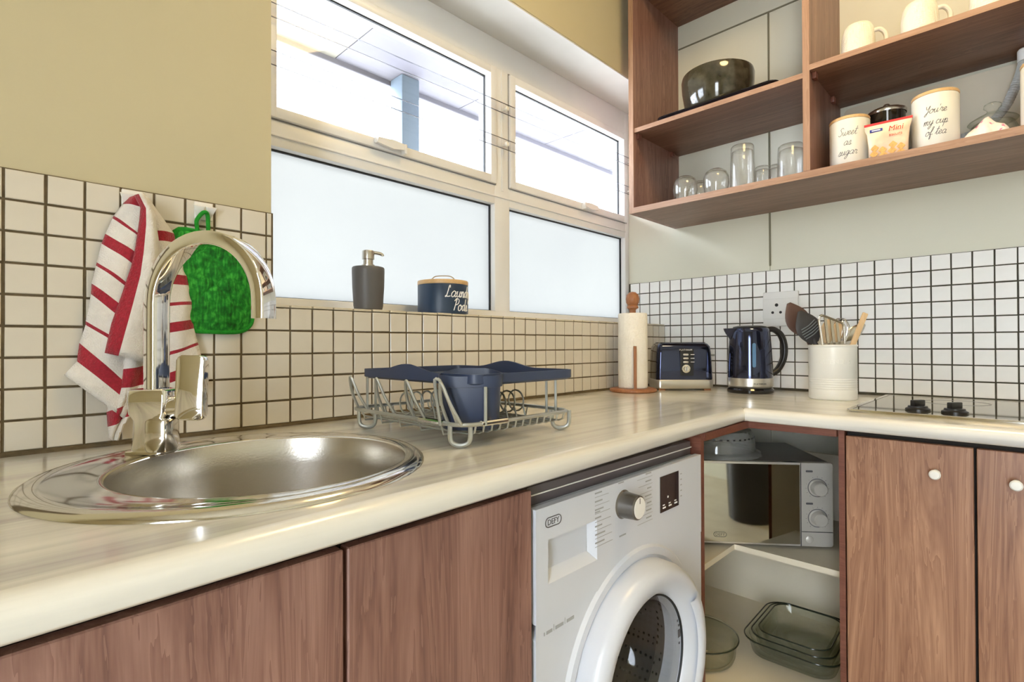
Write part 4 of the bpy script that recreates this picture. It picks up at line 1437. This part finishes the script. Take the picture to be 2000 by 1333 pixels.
# ================================================================= BASE CABINETS, SINK RUN
sc_ = thing('sink_cabinet', 'walnut base cabinet with two doors under the sink', 'cabinet', (-1.85, -0.3, 0))
m = MB()
m.box(-2.172, -1.532, -.590, -.02, .10, .118); m.box(-2.172, -2.156, -.590, -.02, .118, .70); m.box(-1.552, -1.536, -.590, -.02, .10, .862); m.box(-2.172, -1.536, -.035, -.02, .118, .70)
m.build('carcass', black_void, sc_, True, 0)
m = MB(); m.box(-2.17, -1.54, -.588, -.575, .70, .864); m.build('front_rail', black_void, sc_, True, 0)
m = MB(); m.box(-2.172, -1.536, -.54, -.50, 0, .10); m.build('plinth', black_void, sc_, True, 0)
def door(x0, x1, mt, nm='door'):
    a, b2 = yf(x0) + .0245, yf(x1) + .0245
    M = Matrix.Translation((x0, a, 0)) @ Matrix.Rotation(math.atan2(b2 - a, x1 - x0), 4, 'Z')
    m = MB(); m.box(0, x1 - x0, 0, .018, .12, .8500, .0015, M, seg=1)
    return m.build(nm, mt, sc_, True, 30)
door(-2.160, -1.8515, wood_z)
door(-1.8465, -1.5365, wood_z2)

# ================================================================= WASHING MACHINE
wm = thing('washing_machine', 'white front-loading washing machine under the worktop', 'washing machine', (-1.235, -0.33, 0))
WX0, WX1, WY = -1.5285, -0.957, -0.600
WZ = 0.818
m = MB()
m.box(WX0, WX1, WY + .012, -.05, .012, WZ - .002, .004)
bmesh.ops.delete(m.bm, geom=[f for f in m.bm.faces if f.normal.y < -.9 or (f.calc_center_median().y < WY + .0165)], context='FACES')
m.build('cabinet', white_app, wm, True)
PC = (-1.236, .447)
m = MB()
inn, out_ = [], []
for k in range(72):
    a = 2 * PI * k / 72
    d = Vector((math.cos(a), math.sin(a)))
    ts = []
    if abs(d.x) > 1e-6: ts.append(((WX1 if d.x > 0 else WX0) - PC[0]) / d.x)
    if abs(d.y) > 1e-6: ts.append(((.6395 if d.y > 0 else .014) - PC[1]) / d.y)
    t = min(ts)
    inn.append((PC[0] + .15 * d.x, PC[1] + .15 * d.y)); out_.append((PC[0] + t * d.x, PC[1] + t * d.y))
def zy(L, y): return [(x, y, z) for x, z in L]
m.rings([zy(inn, WY + .02), zy(inn, WY - .003), zy(out_, WY - .003), zy(out_, WY + .013)])
for (cx, cz) in ((WX0, .6395), (WX1, .6395), (WX0, .014), (WX1, .014)):
    near = sorted(out_, key=lambda p: (p[0] - cx) ** 2 + (p[1] - cz) ** 2)[:2]
    m.face([m.bm.verts.new((p[0], WY - .003, p[1])) for p in near] + [m.bm.verts.new((cx, WY - .003, cz))])
m.build('front_panel', white_app, wm, True, 0)
m = MB(); m.lathe([(.152, -.018), (.165, -.05), (.225, -.06), (.228, -.33), (.2, -.345), (0, -.345)], 64, M=front(WY - .003, PC[0], PC[1])); m.build('drum', drum_m, wm, True)
m = MB()
# fascia with drawer recess
dx0, dx1, dz0, dz1 = -1.500, -1.368, .695, .765
for (a, b2, c, d) in ((WX0, dx0, .64, WZ), (dx1, WX1, .64, WZ), (dx0, dx1, dz1, WZ), (dx0, dx1, .64, dz0)):
    m.box(a, b2, WY - .004, WY + .0105, c, d)
bmesh.ops.remove_doubles(m.bm, verts=m.bm.verts[:], dist=1e-5)
m.build('fascia', white_app, wm, True, 0)
m = MB()
m.rings([[(dx0, WY - .004, dz0), (dx1, WY - .004, dz0)], [(dx0, WY + .010, dz0 + .016), (dx1 - .012, WY + .010, dz0 + .016)], [(dx0, WY + .0095, dz1 - .002), (dx1 - .012, WY + .0095, dz1 - .002)], [(dx0, WY - .004, dz1), (dx1, WY - .004, dz1)]], closed=False)
m.rings([[(dx1 - .012, WY + .0095, dz0 + .012), (dx1, WY - .004, dz0)], [(dx1 - .012, WY + .0095, dz1), (dx1, WY - .004, dz1)]], closed=False)
m.build('drawer_grip', white_app, wm, True)
m = MB(); m.box(WX0 + .004, WX1 - .004, WY + .018, -.05, WZ - .002, WZ + .030, .004); m.build('lid', mat('shaded_lid', (0.10, 0.085, 0.092), 0.35), wm, True)  # dark colour holds the worktop's shadow on the machine top
m = MB(); m.box(WX0 + .004, WX1 - .004, WY + .0165, WY + .0185, WZ + .0145, WZ + .0165); m.build('lid_edge', white_pl, wm, True, 0)
m = MB(); m.lathe([(0, .034), (.0205, .034), (.0225, .032), (.0245, .003), (.027, 0), (0, 0)], 40, M=front(WY - .004, -1.283, .774)); m.build('dial', mat('dark_chrome', (0.16, 0.15, 0.14), 0.25, 0.7), wm, True)
m = MB(); m.lathe([(0, .0005), (.019, .0005), (.0195, 0), (0, 0)], 40, M=front(WY - .0385, -1.283, .774)); m.build('dial_face', white_pl, wm, True)
m = MB(); m.box(-1.284, -1.2825, WY - .0396, WY - .0385, .782, .792); m.build('dial_mark', ink, wm, True, 0)
m = MB(); m.prism([(-1.147, .726), (-1.068, .726), (-1.068, .800), (-1.147, .800)], 0, .0012, front(WY - .0042)); m.build('display', black_gl, wm, True, 0)
m = MB()
for k in range(3):
    m.box(-1.138 + k * .025, -1.126 + k * .025, WY - .0060, WY - .0050, .733, .736)
    m.box(-1.138 + k * .025, -1.130 + k * .025, WY - .0060, WY - .0050, .739, .741)
m.box(-1.118, -1.114, WY - .0060, WY - .0050, .752, .756)
m.build('display_print', white_ink, wm, True, 0)
m = MB()
rnd = random.Random(3)
for k in range(7):       # programme list on both sides of the dial
    zz = .812 - k * .0145
    w = rnd.uniform(.018, .030)
    m.box(-1.374, -1.374 + w, WY - .0046, WY - .0038, zz - .0012, zz + .0012)
    m.box(-1.374, -1.374 + w * .6, WY - .0046, WY - .0038, zz - .0052, zz - .0034) if k == 2 else None
    m.box(-1.374, -1.332 + .002 * k, WY - .0046, WY - .0038, zz - .0072, zz - .0066)
    zz = .816 - k * .0145
    w = rnd.uniform(.014, .026)
    m.box(-1.182 - w, -1.182, WY - .0046, WY - .0038, zz - .0012, zz + .0012)
    m.box(-1.222 - .004 * abs(k - 3), -1.178, WY - .0046, WY - .0038, zz - .0072, zz - .0066)
for k in range(5):
    m.box(-1.058, -1.052, WY - .0046, WY - .0038, .790 - k * .012, .792 - k * .012)
m.box(-1.298, -1.276, WY - .0046, WY - .0038, .716, .7185)
m.box(-1.300, -1.282, WY - .0046, WY - .0038, .815, .817)
m.build('programme_print', ink_l, wm, True, 0)['kind'] = 'stuff'
def rr_outline(mb, w, h, r, M, t, mi=0):
    a = rrect(w, h, r, 6); b2 = rrect(w - 2 * t, h - 2 * t, max(.0005, r - t), 6)
    mb.rings([[(x, y, 0) for x, y in a], [(x, y, .0006) for x, y in a], [(x, y, .0006) for x, y in b2], [(x, y, 0) for x, y in b2]], M=M, mi=mi)
m = MB(); M0 = front(WY - .0042, -1.487, .792)
rr_outline(m, .040, .0165, .008, M0, .0014); m.text('DEFY', .0125, M0 @ Matrix.Translation((0, -.0042, 0)), .0004); m.build('badge', ink, wm, True, 0)
m = MB()
for (a, b2) in ((-1.510, -1.508), (-1.504, -1.490), (-1.4865, -1.4858), (-1.482, -1.462), (-1.458, -1.4573), (-1.453, -1.434)):
    m.box(a, b2, WY - .0038, WY - .0028, .617, .622 if b2 - a > .002 else .627)
m.build('rating_print', ink_l, wm, True, 0)
# porthole door
def P(r, d): return (r, d)
m = MB(); m.lathe([(.236, -.002), (.228, .006), (.214, .006), (.209, -.002)], 72, M=front(WY - .003, PC[0], PC[1])); m.build('door_surround', white_app, wm, True)
dm = MB(); dm.lathe([(.207, .0), (.206, .028), (.200, .044), (.188, .050), (.170, .047), (.152, .036), (.143, .022), (.141, .010), (.141, .0)], 80, M=front(WY - .003, PC[0], PC[1]))
dr_ = dm.build('door_ring', white_app, wm, True, 50)
m = MB(); m.lathe([(.1435, .020), (.1425, .0235), (.140, .0235), (.139, .020)], 72, M=front(WY - .003, PC[0], PC[1])); m.build('seal_ring', gasket, dr_, True)
m = MB(); m.lathe([(.140, .021), (.130, .023), (.10, .024), (.05, .024), (0, .024)], 64, M=front(WY - .003, PC[0], PC[1])); m.build('door_glass', pane_clear, dr_, True)
m = MB(); m.lathe([(.140, .018), (.128, .010), (.118, -.04), (.10, -.075), (.05, -.09), (0, -.093)], 64, M=front(WY - .003, PC[0], PC[1])); m.build('glass_bowl', ware('smoky_bowl', (0.80, 0.78, 0.74), (0.35, 0.33, 0.31), 1.3, 0.02), dr_, True)
m = MB()
hp = []
for k in range(15):
    a = math.radians(-38 + 76 * k / 14)
    w = .018 * math.sin(PI * k / 14) + .004
    hp.append([(math.cos(a) * rr2, math.sin(a) * rr2, .0475 + hh) for rr2, hh in ((.160, .0), (.168 - w * .2, .006), (.180, .0075), (.192, .003))])
m.rings(hp, closed=False, M=front(WY - .003, PC[0], PC[1])); m.build('door_grip', white_app, dr_, True, 60)
m = MB()
for (x, z, w, h) in ((.121, .030, .010, .016), (.119, .047, .004, .004), (.121, .010, .004, .004), (.114, .058, .003, .004)):
    m.box(PC[0] + x - w / 2, PC[0] + x + w / 2, WY - .0285, WY - .0278, PC[1] + z - h / 2, PC[1] + z + h / 2)
m.build('glass_print', ink, dr_, True, 0)

# ================================================================= CORNER CABINET
cc = thing('corner_cabinet', 'open corner cabinet with cream shelves and mahogany edges', 'cabinet', (-0.45, -0.4, 0))
m = MB(); m.box(-.948, -.932, -.600, -.012, .02, .864); m.build('side_panel', wood_red, cc, True, 0)
m = MB(); m.box(-.652, -.012, -.826, -.813, .02, .864); sp_ = m.build('side_panel', wood_red, cc, True, 0)
m = MB(); m.box(-.640, -.012, -.813, -.811, .02, .846); m.build('inner_face', inner_m, sp_, True, 0)
m = MB(); m.box(-.662, -.645, -.811, -.600, .846, .864); m.box(-.932, -.645, -.603, -.588, .846, .864); m.build('rail', wood_red, cc, True, 0)
def lshape(mb, xs, ys, z0, z1):
    poly = [(-.932, ys), (xs, ys), (xs, -.811), (-.118, -.811), (-.118, -.06), (-.932, -.06)]
    mb.prism(poly, z0, z1)
m = MB(); lshape(m, -.560, -.522, .466, .482); m.build('shelf', inner_m, cc, True, 0)
m = MB(); lshape(m, -.640, -.590, .112, .128); m.build('bottom_panel', inner_m, cc, True, 0)
m = MB(); m.box(-.118, -.102, -.811, -.05, .10, .70); m.build('back_panel', inner_m, cc, True, 0)
m = MB(); m.box(-.932, -.118, -.06, -.045, .10, .70); m.build('back_panel', inner_m, cc, True, 0)

# microwave
mw = thing('microwave', 'silver microwave with mirrored door and two dials in the corner cabinet', 'microwave', (-0.548, -0.566, 0.482), -math.radians(52.0))
MWw, MH, MD = .225, .248, .33
m = MB(); m.box(-MWw, MWw, .018, MD, .008, MH, .006); m.build('case', mat('grey_case', (0.20, 0.19, 0.18), 0.4, 0.4), mw)
m = MB(); m.prism(rrect(.135, MH - .008, .008, 5, MWw - .0675 + .0, .008 + (MH - .008) / 2), 0, .02, front(.02)); m.build('control_panel', silver_pl, mw)
m = MB(); m.prism(rrect(2 * MWw - .086, MH - .008, .003, 3, -.043, .008 + (MH - .008) / 2), 0, .02, front(.0202)); m.build('door', mat('door_silver_edge', (0.62, 0.60, 0.56), 0.3, 0.8), mw)
DXc, DW = -.046, 2 * MWw - .098
m = MB(); m.prism([(-MWw + .004, .013), (MWw - .0905, .013), (MWw - .0905, MH - .006), (-MWw + .004, MH - .006)], 0, .0015, front(.0002)); m.build('mirror_glass', mirror_dk, mw, smooth=0)
m = MB(); m.box(MWw - .0885, MWw - .0865, -.0012, .004, .008, MH - .001); m.build('door_gap', black_pl, mw, smooth=0)
for k, z in enumerate((.177, .090)):
    m = MB(); m.lathe([(0, .024), (.017, .024), (.019, .022), (.021, .004), (.0235, .002), (.0235, 0), (0, 0)], 40, M=front(-.0002, MWw - .042, z)); kb = m.build('dial', silver_pl, mw)
    m = MB(); m.lathe([(.0265, .0), (.0265, .0006), (.0248, .0006), (.0248, 0)], 40, M=front(-.0002, MWw - .042, z)); m.build('dial_ring', ink, kb)
    m = MB()
    for q in range(13):
        a = math.radians(-50 + 280 * q / 12)
        M0 = front(-.0006, MWw - .042, z) @ Matrix.Rotation(a, 4, 'Z')
        m.box(.030, .0325, -.0003, .0003, -.0003, .0003, 0, M0)
    m.build('dial_print', ink, mw, smooth=0)
    m = MB(); m.prism(rrect(.019, .0055, .002, 3, MWw - .064, z + .047 if k == 0 else z + .041), 0, .0006, front(-.0002)); m.build('print_label', ink, mw, smooth=0)
m = MB(); m.box(MWw - .0855, MWw - .0005, -.0012, .003, .049, .0505); m.build('panel_gap', black_pl, mw, smooth=0)
m = MB(); m.lathe([(0, .0022), (.008, .0016), (.0105, 0), (0, 0)], 28, M=front(-.0004, MWw - .064, .028)); m.build('door_button', silver_pl, mw)
m = MB(); M0 = front(-.0012, -.088, .034); rr_outline(m, .037, .0155, .0075, M0, .0016); m.text('DEFY', .0118, M0 @ Matrix.Translation((0, -.004, 0)), .0004); m.build('badge', mat('badge_grey', (0.12, 0.12, 0.10), 0.4), mw, smooth=0)
for sx_ in (-1, 1):
    for yy in (.05, .29):
        m = MB(); m.lathe([(0, -.0005), (.012, -.0005), (.012, .009), (0, .009)], 16, (sx_ * .18, yy, 0)); m.build('foot', black_pl, mw)

# plate cover on the microwave
pc = thing('plate_cover', 'clear plastic microwave plate cover with vent slots on the microwave', 'plate cover', (-0.490, -0.440, 0.482 + MH))
m = MB(); m.lathe([(.128, .0), (.131, .003), (.127, .012), (.114, .018), (.108, .064), (.100, .078), (.03, .083), (0, .083)], 56)
for z in (): pass
m.lathe([(.126, .002), (.112, .017), (.106, .063), (.099, .0765), (.03, .0815), (0, .0815)], 56)
m.build('dome', clear_pl, pc)
for k in range(36):
    a = 2 * PI * k / 36
    m = MB(); m.box(.1075, .1095, -.003, .003, .056, .060, 0, Matrix.Rotation(a, 4, 'Z')); m.build('vent_slot', black_pl, pc, smooth=0)

rim_glass = mat('dark_green_glass_edge', (0.020, 0.030, 0.020), 0.12, var=0.2)
# ovenware on the bottom panel
BZ = 0.128
cg = thing('glass_casserole', 'round clear glass casserole with lid on the cabinet floor', 'dish', (-0.585, -0.425, BZ))
R0 = .105
m = MB(); m.lathe([(0, 0), (.085, 0), (.096, .006), (.101, .02), (.104, .055), (.108, .062), (.111, .064), (.109, .067), (.103, .064), (.099, .056), (.096, .022), (.090, .010), (.08, .006), (0, .006)], 64); m.build('dish', cooker_glass, cg, smooth=60)
m = MB(); m.tube([(.1095 * math.cos(2 * PI * k / 64), .1095 * math.sin(2 * PI * k / 64), .0655) for k in range(64)], .0018, 8, True); m.build('rim', rim_glass, cg)
m = MB(); m.lathe([(.108, .068), (.110, .071), (.106, .075), (.095, .078), (.05, .083), (.016, .084), (.014, .092), (.018, .097), (.012, .101), (0, .101)], 64)
m.lathe([(.108, .068), (.104, .0705), (.094, .0735), (.05, .0785), (0, .0795)], 64)
m.build('lid', cooker_glass, cg, smooth=60)
for k in range(3):
    s = 1.0 - k * .13
    g = thing('glass_baking_dish', ['large outer rectangular glass baking dish on the cabinet floor', 'middle rectangular glass baking dish nested inside the largest', 'small rectangular glass baking dish nested on top'][k], 'dish', (-0.337, -0.635, BZ + .0002 + k * .0085), math.radians(2), group='nested glass baking dishes')
    m = MB(); lp = []
    for (z, w, h, r_) in ((0, .27 * s, .21 * s, .05 * s), (.004, .285 * s, .225 * s, .055 * s), (.045, .305 * s, .245 * s, .06 * s), (.050, .325 * s, .265 * s, .065 * s), (.054, .325 * s, .265 * s, .065 * s), (.055, .302 * s, .242 * s, .058 * s), (.05, .297 * s, .237 * s, .056 * s), (.009, .275 * s, .215 * s, .05 * s), (.0065, .26 * s, .20 * s, .046 * s)):
        lp.append([(x, y, z) for x, y in rrect(w, h, r_, 7)])
    m.rings(lp, cap0=True, cap1=True)
    m.build('dish', cooker_glass, g, smooth=60)
    m = MB(); m.tube([(x, y, .0545) for x, y in rrect(.3245 * s, .2645 * s, .065 * s, 7)], .0019, 8, True); m.build('rim', rim_glass, g)

# ================================================================= HOB RUN CABINET
hc = thing('hob_cabinet', 'walnut base cabinet with white knobs under the hob', 'cabinet', (-0.33, -1.2, 0))
m = MB(); m.box(-.632, -.02, -1.68, -.828, .10, .860); m.build('carcass', black_void, hc, True, 0)
m = MB(); m.box(-.58, -.54, -1.68, -.828, 0, .10); m.build('plinth', black_void, hc, True, 0)
for k, (y0, y1, mt) in enumerate(((-1.0625, -.829, wood_rz), (-1.301, -1.0675, wood_rz2))):
    m = MB(); m.box(-.654, -.636, y0, y1, .12, .8505, .0012, seg=1); d_ = m.build('door', mt, hc, True, 30)
    ky = (-1.000, -1.128)[k]
    m = MB(); m.lathe([(0, .026), (.008, .0255), (.0105, .023), (.0105, .019), (.0055, .014), (.005, .004), (.008, 0), (0, 0)], 24, M=Matrix.Translation((-.654, ky, .788)) @ Matrix.Rotation(-PI / 2, 4, 'Y'))
    m.build('knob', white_en, d_, True)

# ================================================================= WALL SHELF UNIT
su = thing('wall_shelf_unit', 'open walnut wall shelf unit above the tiled right wall', 'shelf unit', (-0.18, -0.8, 1.58))
FX = -.362
SY0, SY1 = -1.62, -.048
m = MB(); m.box(FX, YW - .0005, -.068, SY1, 1.5785, 2.66); m.build('side_panel', wood_z, su, True, 0)
wez = wood('walnut_edge_z', 'Z', [(0.20, 0.10, 0.065), (0.33, 0.19, 0.12), (0.45, 0.28, 0.19)])
m = MB(); m.box(FX - .0012, FX, -.068, SY1, 1.5785, 2.66); m.build('edge_banding', wez, su, True, 0)
m = MB(); m.box(FX - .0012, FX, -.679, -.660, 1.601, 2.5); m.build('edge_banding', wez, su, True, 0)
m = MB(); m.box(FX, YW - .0005, -.679, -.660, 1.599, 2.5); m.build('divider', wood_z2, su, True, 0)
def board(nm, y0, y1, z0, z1, fx=FX):
    m = MB(); m.box(fx, YW - .0005, y0, y1, z0, z1); b_ = m.build(nm, wood_y, su, True, 0)
    m = MB(); m.box(fx - .0012, fx, y0, y1, z0, z1); m.build('edge_strip', wood_edge, b_, True, 0)
board('bottom_board', SY0, -.068, 1.5785, 1.600)
board('shelf', -.660, -.068, 1.8900, 1.9065, FX + .006)
board('shelf', SY0, -.679, 1.9055, 1.9220)
board('shelf', -.660, -.068, 2.455, 2.475, FX + .006)
m = MB(); m.box(FX, YW - .0005, SY0, SY0 + .02, 1.6, 2.66); m.build('side_panel', wood_z, su, True, 0)
for (x, y, z) in ((-.33, -.073, 1.882), (-.06, -.073, 1.882), (-.33, -.686, 1.898), (-.12, -.686, 1.893)):
    m = MB(); m.box(x - .012, x + .012, y - .006, y + .006, z - .012, z + .008, .002); m.build('support_bracket', wood_red, su, True)

# glasses, upside down on the bottom board
GZ = 1.6002
def glass_mesh(prof_o, prof_i):
    m = MB(); m.lathe(prof_o + list(reversed(prof_i)) + [prof_o[0]], 40); return m
def put_glass(name, label, group, mb, spots, extra=()):
    extra = list(extra)
    base = None
    for (x, y) in spots:
        if base is None:
            base = mb.build(name, tumbler_glass, None, smooth=60)
            base.location = (x, y, GZ); tag(base, label, 'glass', group)
        else:
            c = base.copy(); C.objects.link(c); c.location = (x, y, GZ)
            c['label'] = extra.pop(0)
put_glass('stemless_glass', 'stemless round glass upturned nearest the shelf side panel', 'upturned stemless glasses',
          glass_mesh([(.036, 0), (.040, .02), (.0445, .045), (.043, .068), (.036, .086), (.022, .096), (0, .098)], [(.0345, 0), (.0385, .02), (.043, .045), (.0415, .067), (.0345, .0835), (.02, .091), (0, .0915)]),
          [(-.285, -.240), (-.285, -.356), (-.19, -.25)],
          ['stemless round glass upturned right beside the tall tumbler', 'stemless round glass upturned at the back, half hidden by the other two'])
put_glass('tall_tumbler', 'tall straight tumbler, the highest glass on the bottom shelf', None,
          glass_mesh([(.041, 0), (.0395, .08), (.037, .150), (.034, .155), (0, .155)], [(.0385, 0), (.037, .08), (.0345, .135), (.03, .138), (0, .138)]),
          [(-.285, -.449)])
put_glass('small_tumbler', 'slim small tumbler directly behind the tall tumbler', 'slim tumblers at the back',
          glass_mesh([(.027, 0), (.026, .06), (.0245, .102), (.022, .105), (0, .105)], [(.0255, 0), (.0245, .06), (.023, .092), (.02, .094), (0, .094)]),
          [(-.17, -.475), (-.15, -.515)],
          ['slim small tumbler at the back, towards the wide tumbler'])
put_glass('wide_tumbler', 'wide straight tumbler beside the shelf divider', None,
          glass_mesh([(.043, 0), (.0415, .06), (.039, .112), (.035, .116), (0, .116)], [(.0405, 0), (.039, .06), (.0365, .098), (.032, .101), (0, .101)]),
          [(-.285, -.604)])

# left bay, middle shelf: black tray and dark bowl
m = MB(); lp = []
for (z, w, h) in ((0, .20, .40), (.014, .225, .43), (.017, .225, .43), (.016, .21, .415), (.004, .19, .39)):
    lp.append([(-.235 + x, -.365 + y, 1.9067 + z) for x, y in rrect(w, h, .03, 5)])
m.rings(lp, cap0=True, cap1=True)
tag(m.build('serving_tray', black_gl), 'shallow black serving tray under the dark bowl', 'tray')
m = MB(); m.lathe([(0, 0), (.085, 0), (.100, .01), (.116, .05), (.124, .10), (.126, .135), (.123, .148), (.119, .148), (.116, .12), (.108, .06), (.09, .016), (0, .010)], 64)
bw = m.build('mixing_bowl', black_bowl); bw.location = (-.225, -.338, 1.9107)
tag(bw, 'dark mottled glazed bowl standing on the black tray', 'bowl')

# right bay, bottom board
def canister(x, y, lines, label, h=.152, R=.0525, da=0.0):
    t = thing('canister', label, 'canister', (x, y, GZ), group='cream lettered canisters')
    m = MB(); m.lathe([(0, 0), (R - .002, 0), (R, .003), (R, h - .012), (R - .001, h - .010), (0, h - .010)], 48); m.build('tin_body', cream_en, t)
    m = MB(); m.lathe([(0, h - .0098), (R + .0003, h - .0098), (R + .0006, h - .004), (R - .001, h - .001), (0, h)], 48); m.build('lid', bamboo, t)
    m = MB(); a = math.atan2(-1.149 - y, -2.135 - x) + da
    for (s, z, xh) in lines:
        handwriting(m, s, xh, R + .0002, a, z, .0006, slant=.3)
    m.build('lettering', ink, t)
    return t
canister(-.275, -.764, (('Sweet', .092, .0115), ('as', .063, .0115), ('sugar', .034, .0115)), 'cream canister lettered Sweet as sugar', da=-.12)
canister(-.275, -.968, (("You're", .096, .0105), ('my cup', .065, .0105), ('of tea', .036, .0105)), "cream canister lettered You're my cup of tea", h=.160, da=.0)
canister(-.275, -1.190, (), 'plain cream canister beside the grey hose', h=.175)
bp_ = thing('biscuit_packet', 'open packet of biscuits with red top between the canisters', 'packet', (-.325, -.868, GZ), -math.radians(84))
m = MB(); lp = []
for (z, w, d) in ((0, .045, .010), (.004, .046, .016), (.045, .047, .018), (.075, .050, .013), (.092, .055, .003), (.103, .056, .0015)):
    lp.append([(w * math.copysign(abs(math.cos(a)) ** .6, math.cos(a)), d * math.copysign(abs(math.sin(a)) ** .8, math.sin(a)), z + (.004 * math.cos(a) if z > .09 else 0)) for a in [2 * PI * i / 28 for i in range(28)]])
m.rings(lp, cap0=True, cap1=True); m.build('wrapper', pack_m, bp_, smooth=60)
m = MB(); m.box(-.056, .056, -.0022, .0022, .099, .1055); m.build('top_seal', red_ink, bp_, smooth=0)
m = MB(); m.box(-.042, -.012, -.0152, -.0135, .076, .084, 0, Matrix.Rotation(-.03, 4, 'X')); m.build('maker_label', blue_ink, bp_, smooth=0)
m = MB(); m.box(-.037, -.017, -.0160, -.0150, .0785, .0815, 0, Matrix.Rotation(-.03, 4, 'X')); m.build('label_print', white_ink, bp_, smooth=0)
m = MB(); m.text('Mini', .020, front(-.0170, .018, .070), .0006, shear=.2); m.text('BISCUITS', .0075, front(-.0186, .018, .055), .0006); m.build('title', red_ink, bp_, smooth=0)
rnd = random.Random(9)
for (x, z) in ((-.032, .012), (-.012, .020), (-.010, .006), (.010, .014), (.012, .030), (.030, .022), (.030, .006), (-.030, .028)):
    m = MB(); m.prism(rrect(.015, .015, .002, 2), 0, .002, front(-.0172 + abs(x) * .06, x, z) @ Matrix.Rotation(PI / 4, 4, 'Z')); m.build('biscuit_picture', bisc_m, bp_, smooth=0)

fp = thing('coffee_pot', 'black lidded coffee pot behind the biscuit packet', 'pot', (-.150, -.838, GZ))
m = MB(); m.lathe([(0, 0), (.046, 0), (.048, .004), (.048, .185), (.050, .188), (.050, .193), (.044, .198), (.02, .203), (0, .204)], 40); m.build('pot_body', mat('smoked_black_glass', (0.030, 0.026, 0.02), 0.08, 0.2, coat=.5), fp)
m = MB(); m.lathe([(.0505, .183), (.0515, .186), (.0515, .192), (.0505, .194)], 40); m.build('rim_band', steel, fp)
m = MB(); m.lathe([(0, .203), (.008, .204), (.011, .211), (.007, .217), (0, .218)], 20); m.build('lid_knob', steel, fp)
m = MB(); m.tube([(-.02, .044, .180), (-.03, .072, .176), (-.034, .084, .14), (-.032, .080, .08), (-.02, .048, .05)], .008, 10, sub=4); m.build('handle', black_pl, fp)
gj = thing('glass_jar', 'clear glass jar with knobbed lid behind the floral cloth', 'jar', (-.205, -1.083, GZ))
m = MB(); m.lathe([(0, 0), (.046, 0), (.050, .005), (.051, .05), (.044, .066), (.040, .070), (.038, .070), (.042, .064), (.048, .05), (.047, .008), (0, .005)], 40); m.build('jar_body', cooker_glass, gj, smooth=60)
m = MB(); m.lathe([(0, .071), (.050, .071), (.053, .074), (.050, .078), (.034, .088), (.018, .096), (.012, .100), (.012, .106), (.019, .112), (.018, .120), (.010, .125), (0, .126)], 40); m.build('lid', cooker_glass, gj, smooth=60)
m = MB()
G = []
for i in range(15):
    t = i / 14
    yy = -1.024 - .105 * t
    row = []
    top = .062 * math.sin(PI * min(1, t * 1.05)) ** .7 * (1 + .14 * math.sin(t * 17))
    for k in range(9):
        s = k / 8
        row.append((-.318 + .07 * s + .006 * math.sin(t * 20 + k), yy, GZ + .0015 + top * math.sin(PI * s * .62) ** .8))
    G.append(row)
m.grid(G)
tag(m.build('floral_cloth', floral_m, None, smooth=70, solid=.002), 'folded white cloth with pink flowers in front of the glass jar', 'cloth')
m = MB()
bo = [(0, 0), (.9, 0), (.9, .283), (.018, .283), (.008, .279), (.002, .271), (0, .26)]
m.prism([(-x, z) for x, z in bo], 0, .018, Matrix(((0, 0, 1, -.032), (1, 0, 0, -.697), (0, 1, 0, GZ), (0, 0, 0, 1))), bev=.002)
tag(m.build('cream_panel', board_m), 'flat cream panel standing against the wall behind the canisters', 'panel')
m = MB()
hp = smooth_path([Vector(p) for p in ((-.075, -1.150, 1.9), (-.075, -1.143, 1.86), (-.078, -1.132, 1.815), (-.082, -1.106, 1.748), (-.085, -1.07, 1.705), (-.085, -1.02, 1.685), (-.08, -.95, 1.68), (-.075, -.88, 1.68))], 22)
rads = [(.0125 if i % 2 == 0 else .0108) for i in range(len(hp))]
m.tube([tuple(p) for p in hp], rads, 12)
hz = thing('drain_hose', 'grey corrugated hose curving down behind the jars', 'hose', (-.08, -1.0, 1.68))
m.build('corrugated_tube', hose_m, hz, True, 0)
m = MB(); m.lathe([(.015, -.03), (.0165, -.028), (.0165, .0), (.0135, .004), (0, .004)], 24, (-.075, -1.147, 1.8955)); m.build('collar', white_pl, hz, True)

# mugs, upside down on the right bay's upper shelf
def mug(x, y, label, rz):
    t = thing('mug', label, 'mug', (x, y, 1.9222), rz, group='upturned cream mugs')
    m = MB(); m.lathe([(.038, 0), (.0435, .0), (.0438, .02), (.0428, .06), (.039, .088), (.033, .100), (.024, .1045), (.022, .102), (0, .102)], 44); m.build('cup', mug_m, t, smooth=60)
    m = MB()
    pth = smooth_path([Vector(p) for p in ((.040, 0, .084), (.058, 0, .086), (.072, 0, .070), (.072, 0, .045), (.060, 0, .026), (.041, 0, .022))], 5)
    m.tube([tuple(p) for p in pth], .0062, 10); m.build('handle', cream_en, t)
mug(-.285, -.790, 'cream dotted mug upturned next to the shelf divider', -math.radians(60))
mug(-.285, -.937, 'cream dotted mug upturned in the middle of the row', -math.radians(60))
mug(-.285, -1.085, 'cream dotted mug upturned at the end of the row', -math.radians(60))

# black bin standing in the room (seen mirrored in the microwave door)
bn = thing('dome_bin', 'black dome-topped bin standing on the floor, mirrored in the microwave door', 'bin', (-1.60, -2.12, 0))
m = MB(); m.lathe([(0, 0), (.12, 0), (.13, .01), (.15, .44), (0, .44)], 40); m.build('bin_body', black_pl, bn)
m = MB(); m.lathe([(.15, .44), (.165, .445), (.165, .485), (.152, .49), (.148, .55), (.125, .62), (.08, .665), (0, .68)], 40); m.build('dome_lid', black_pl, bn)
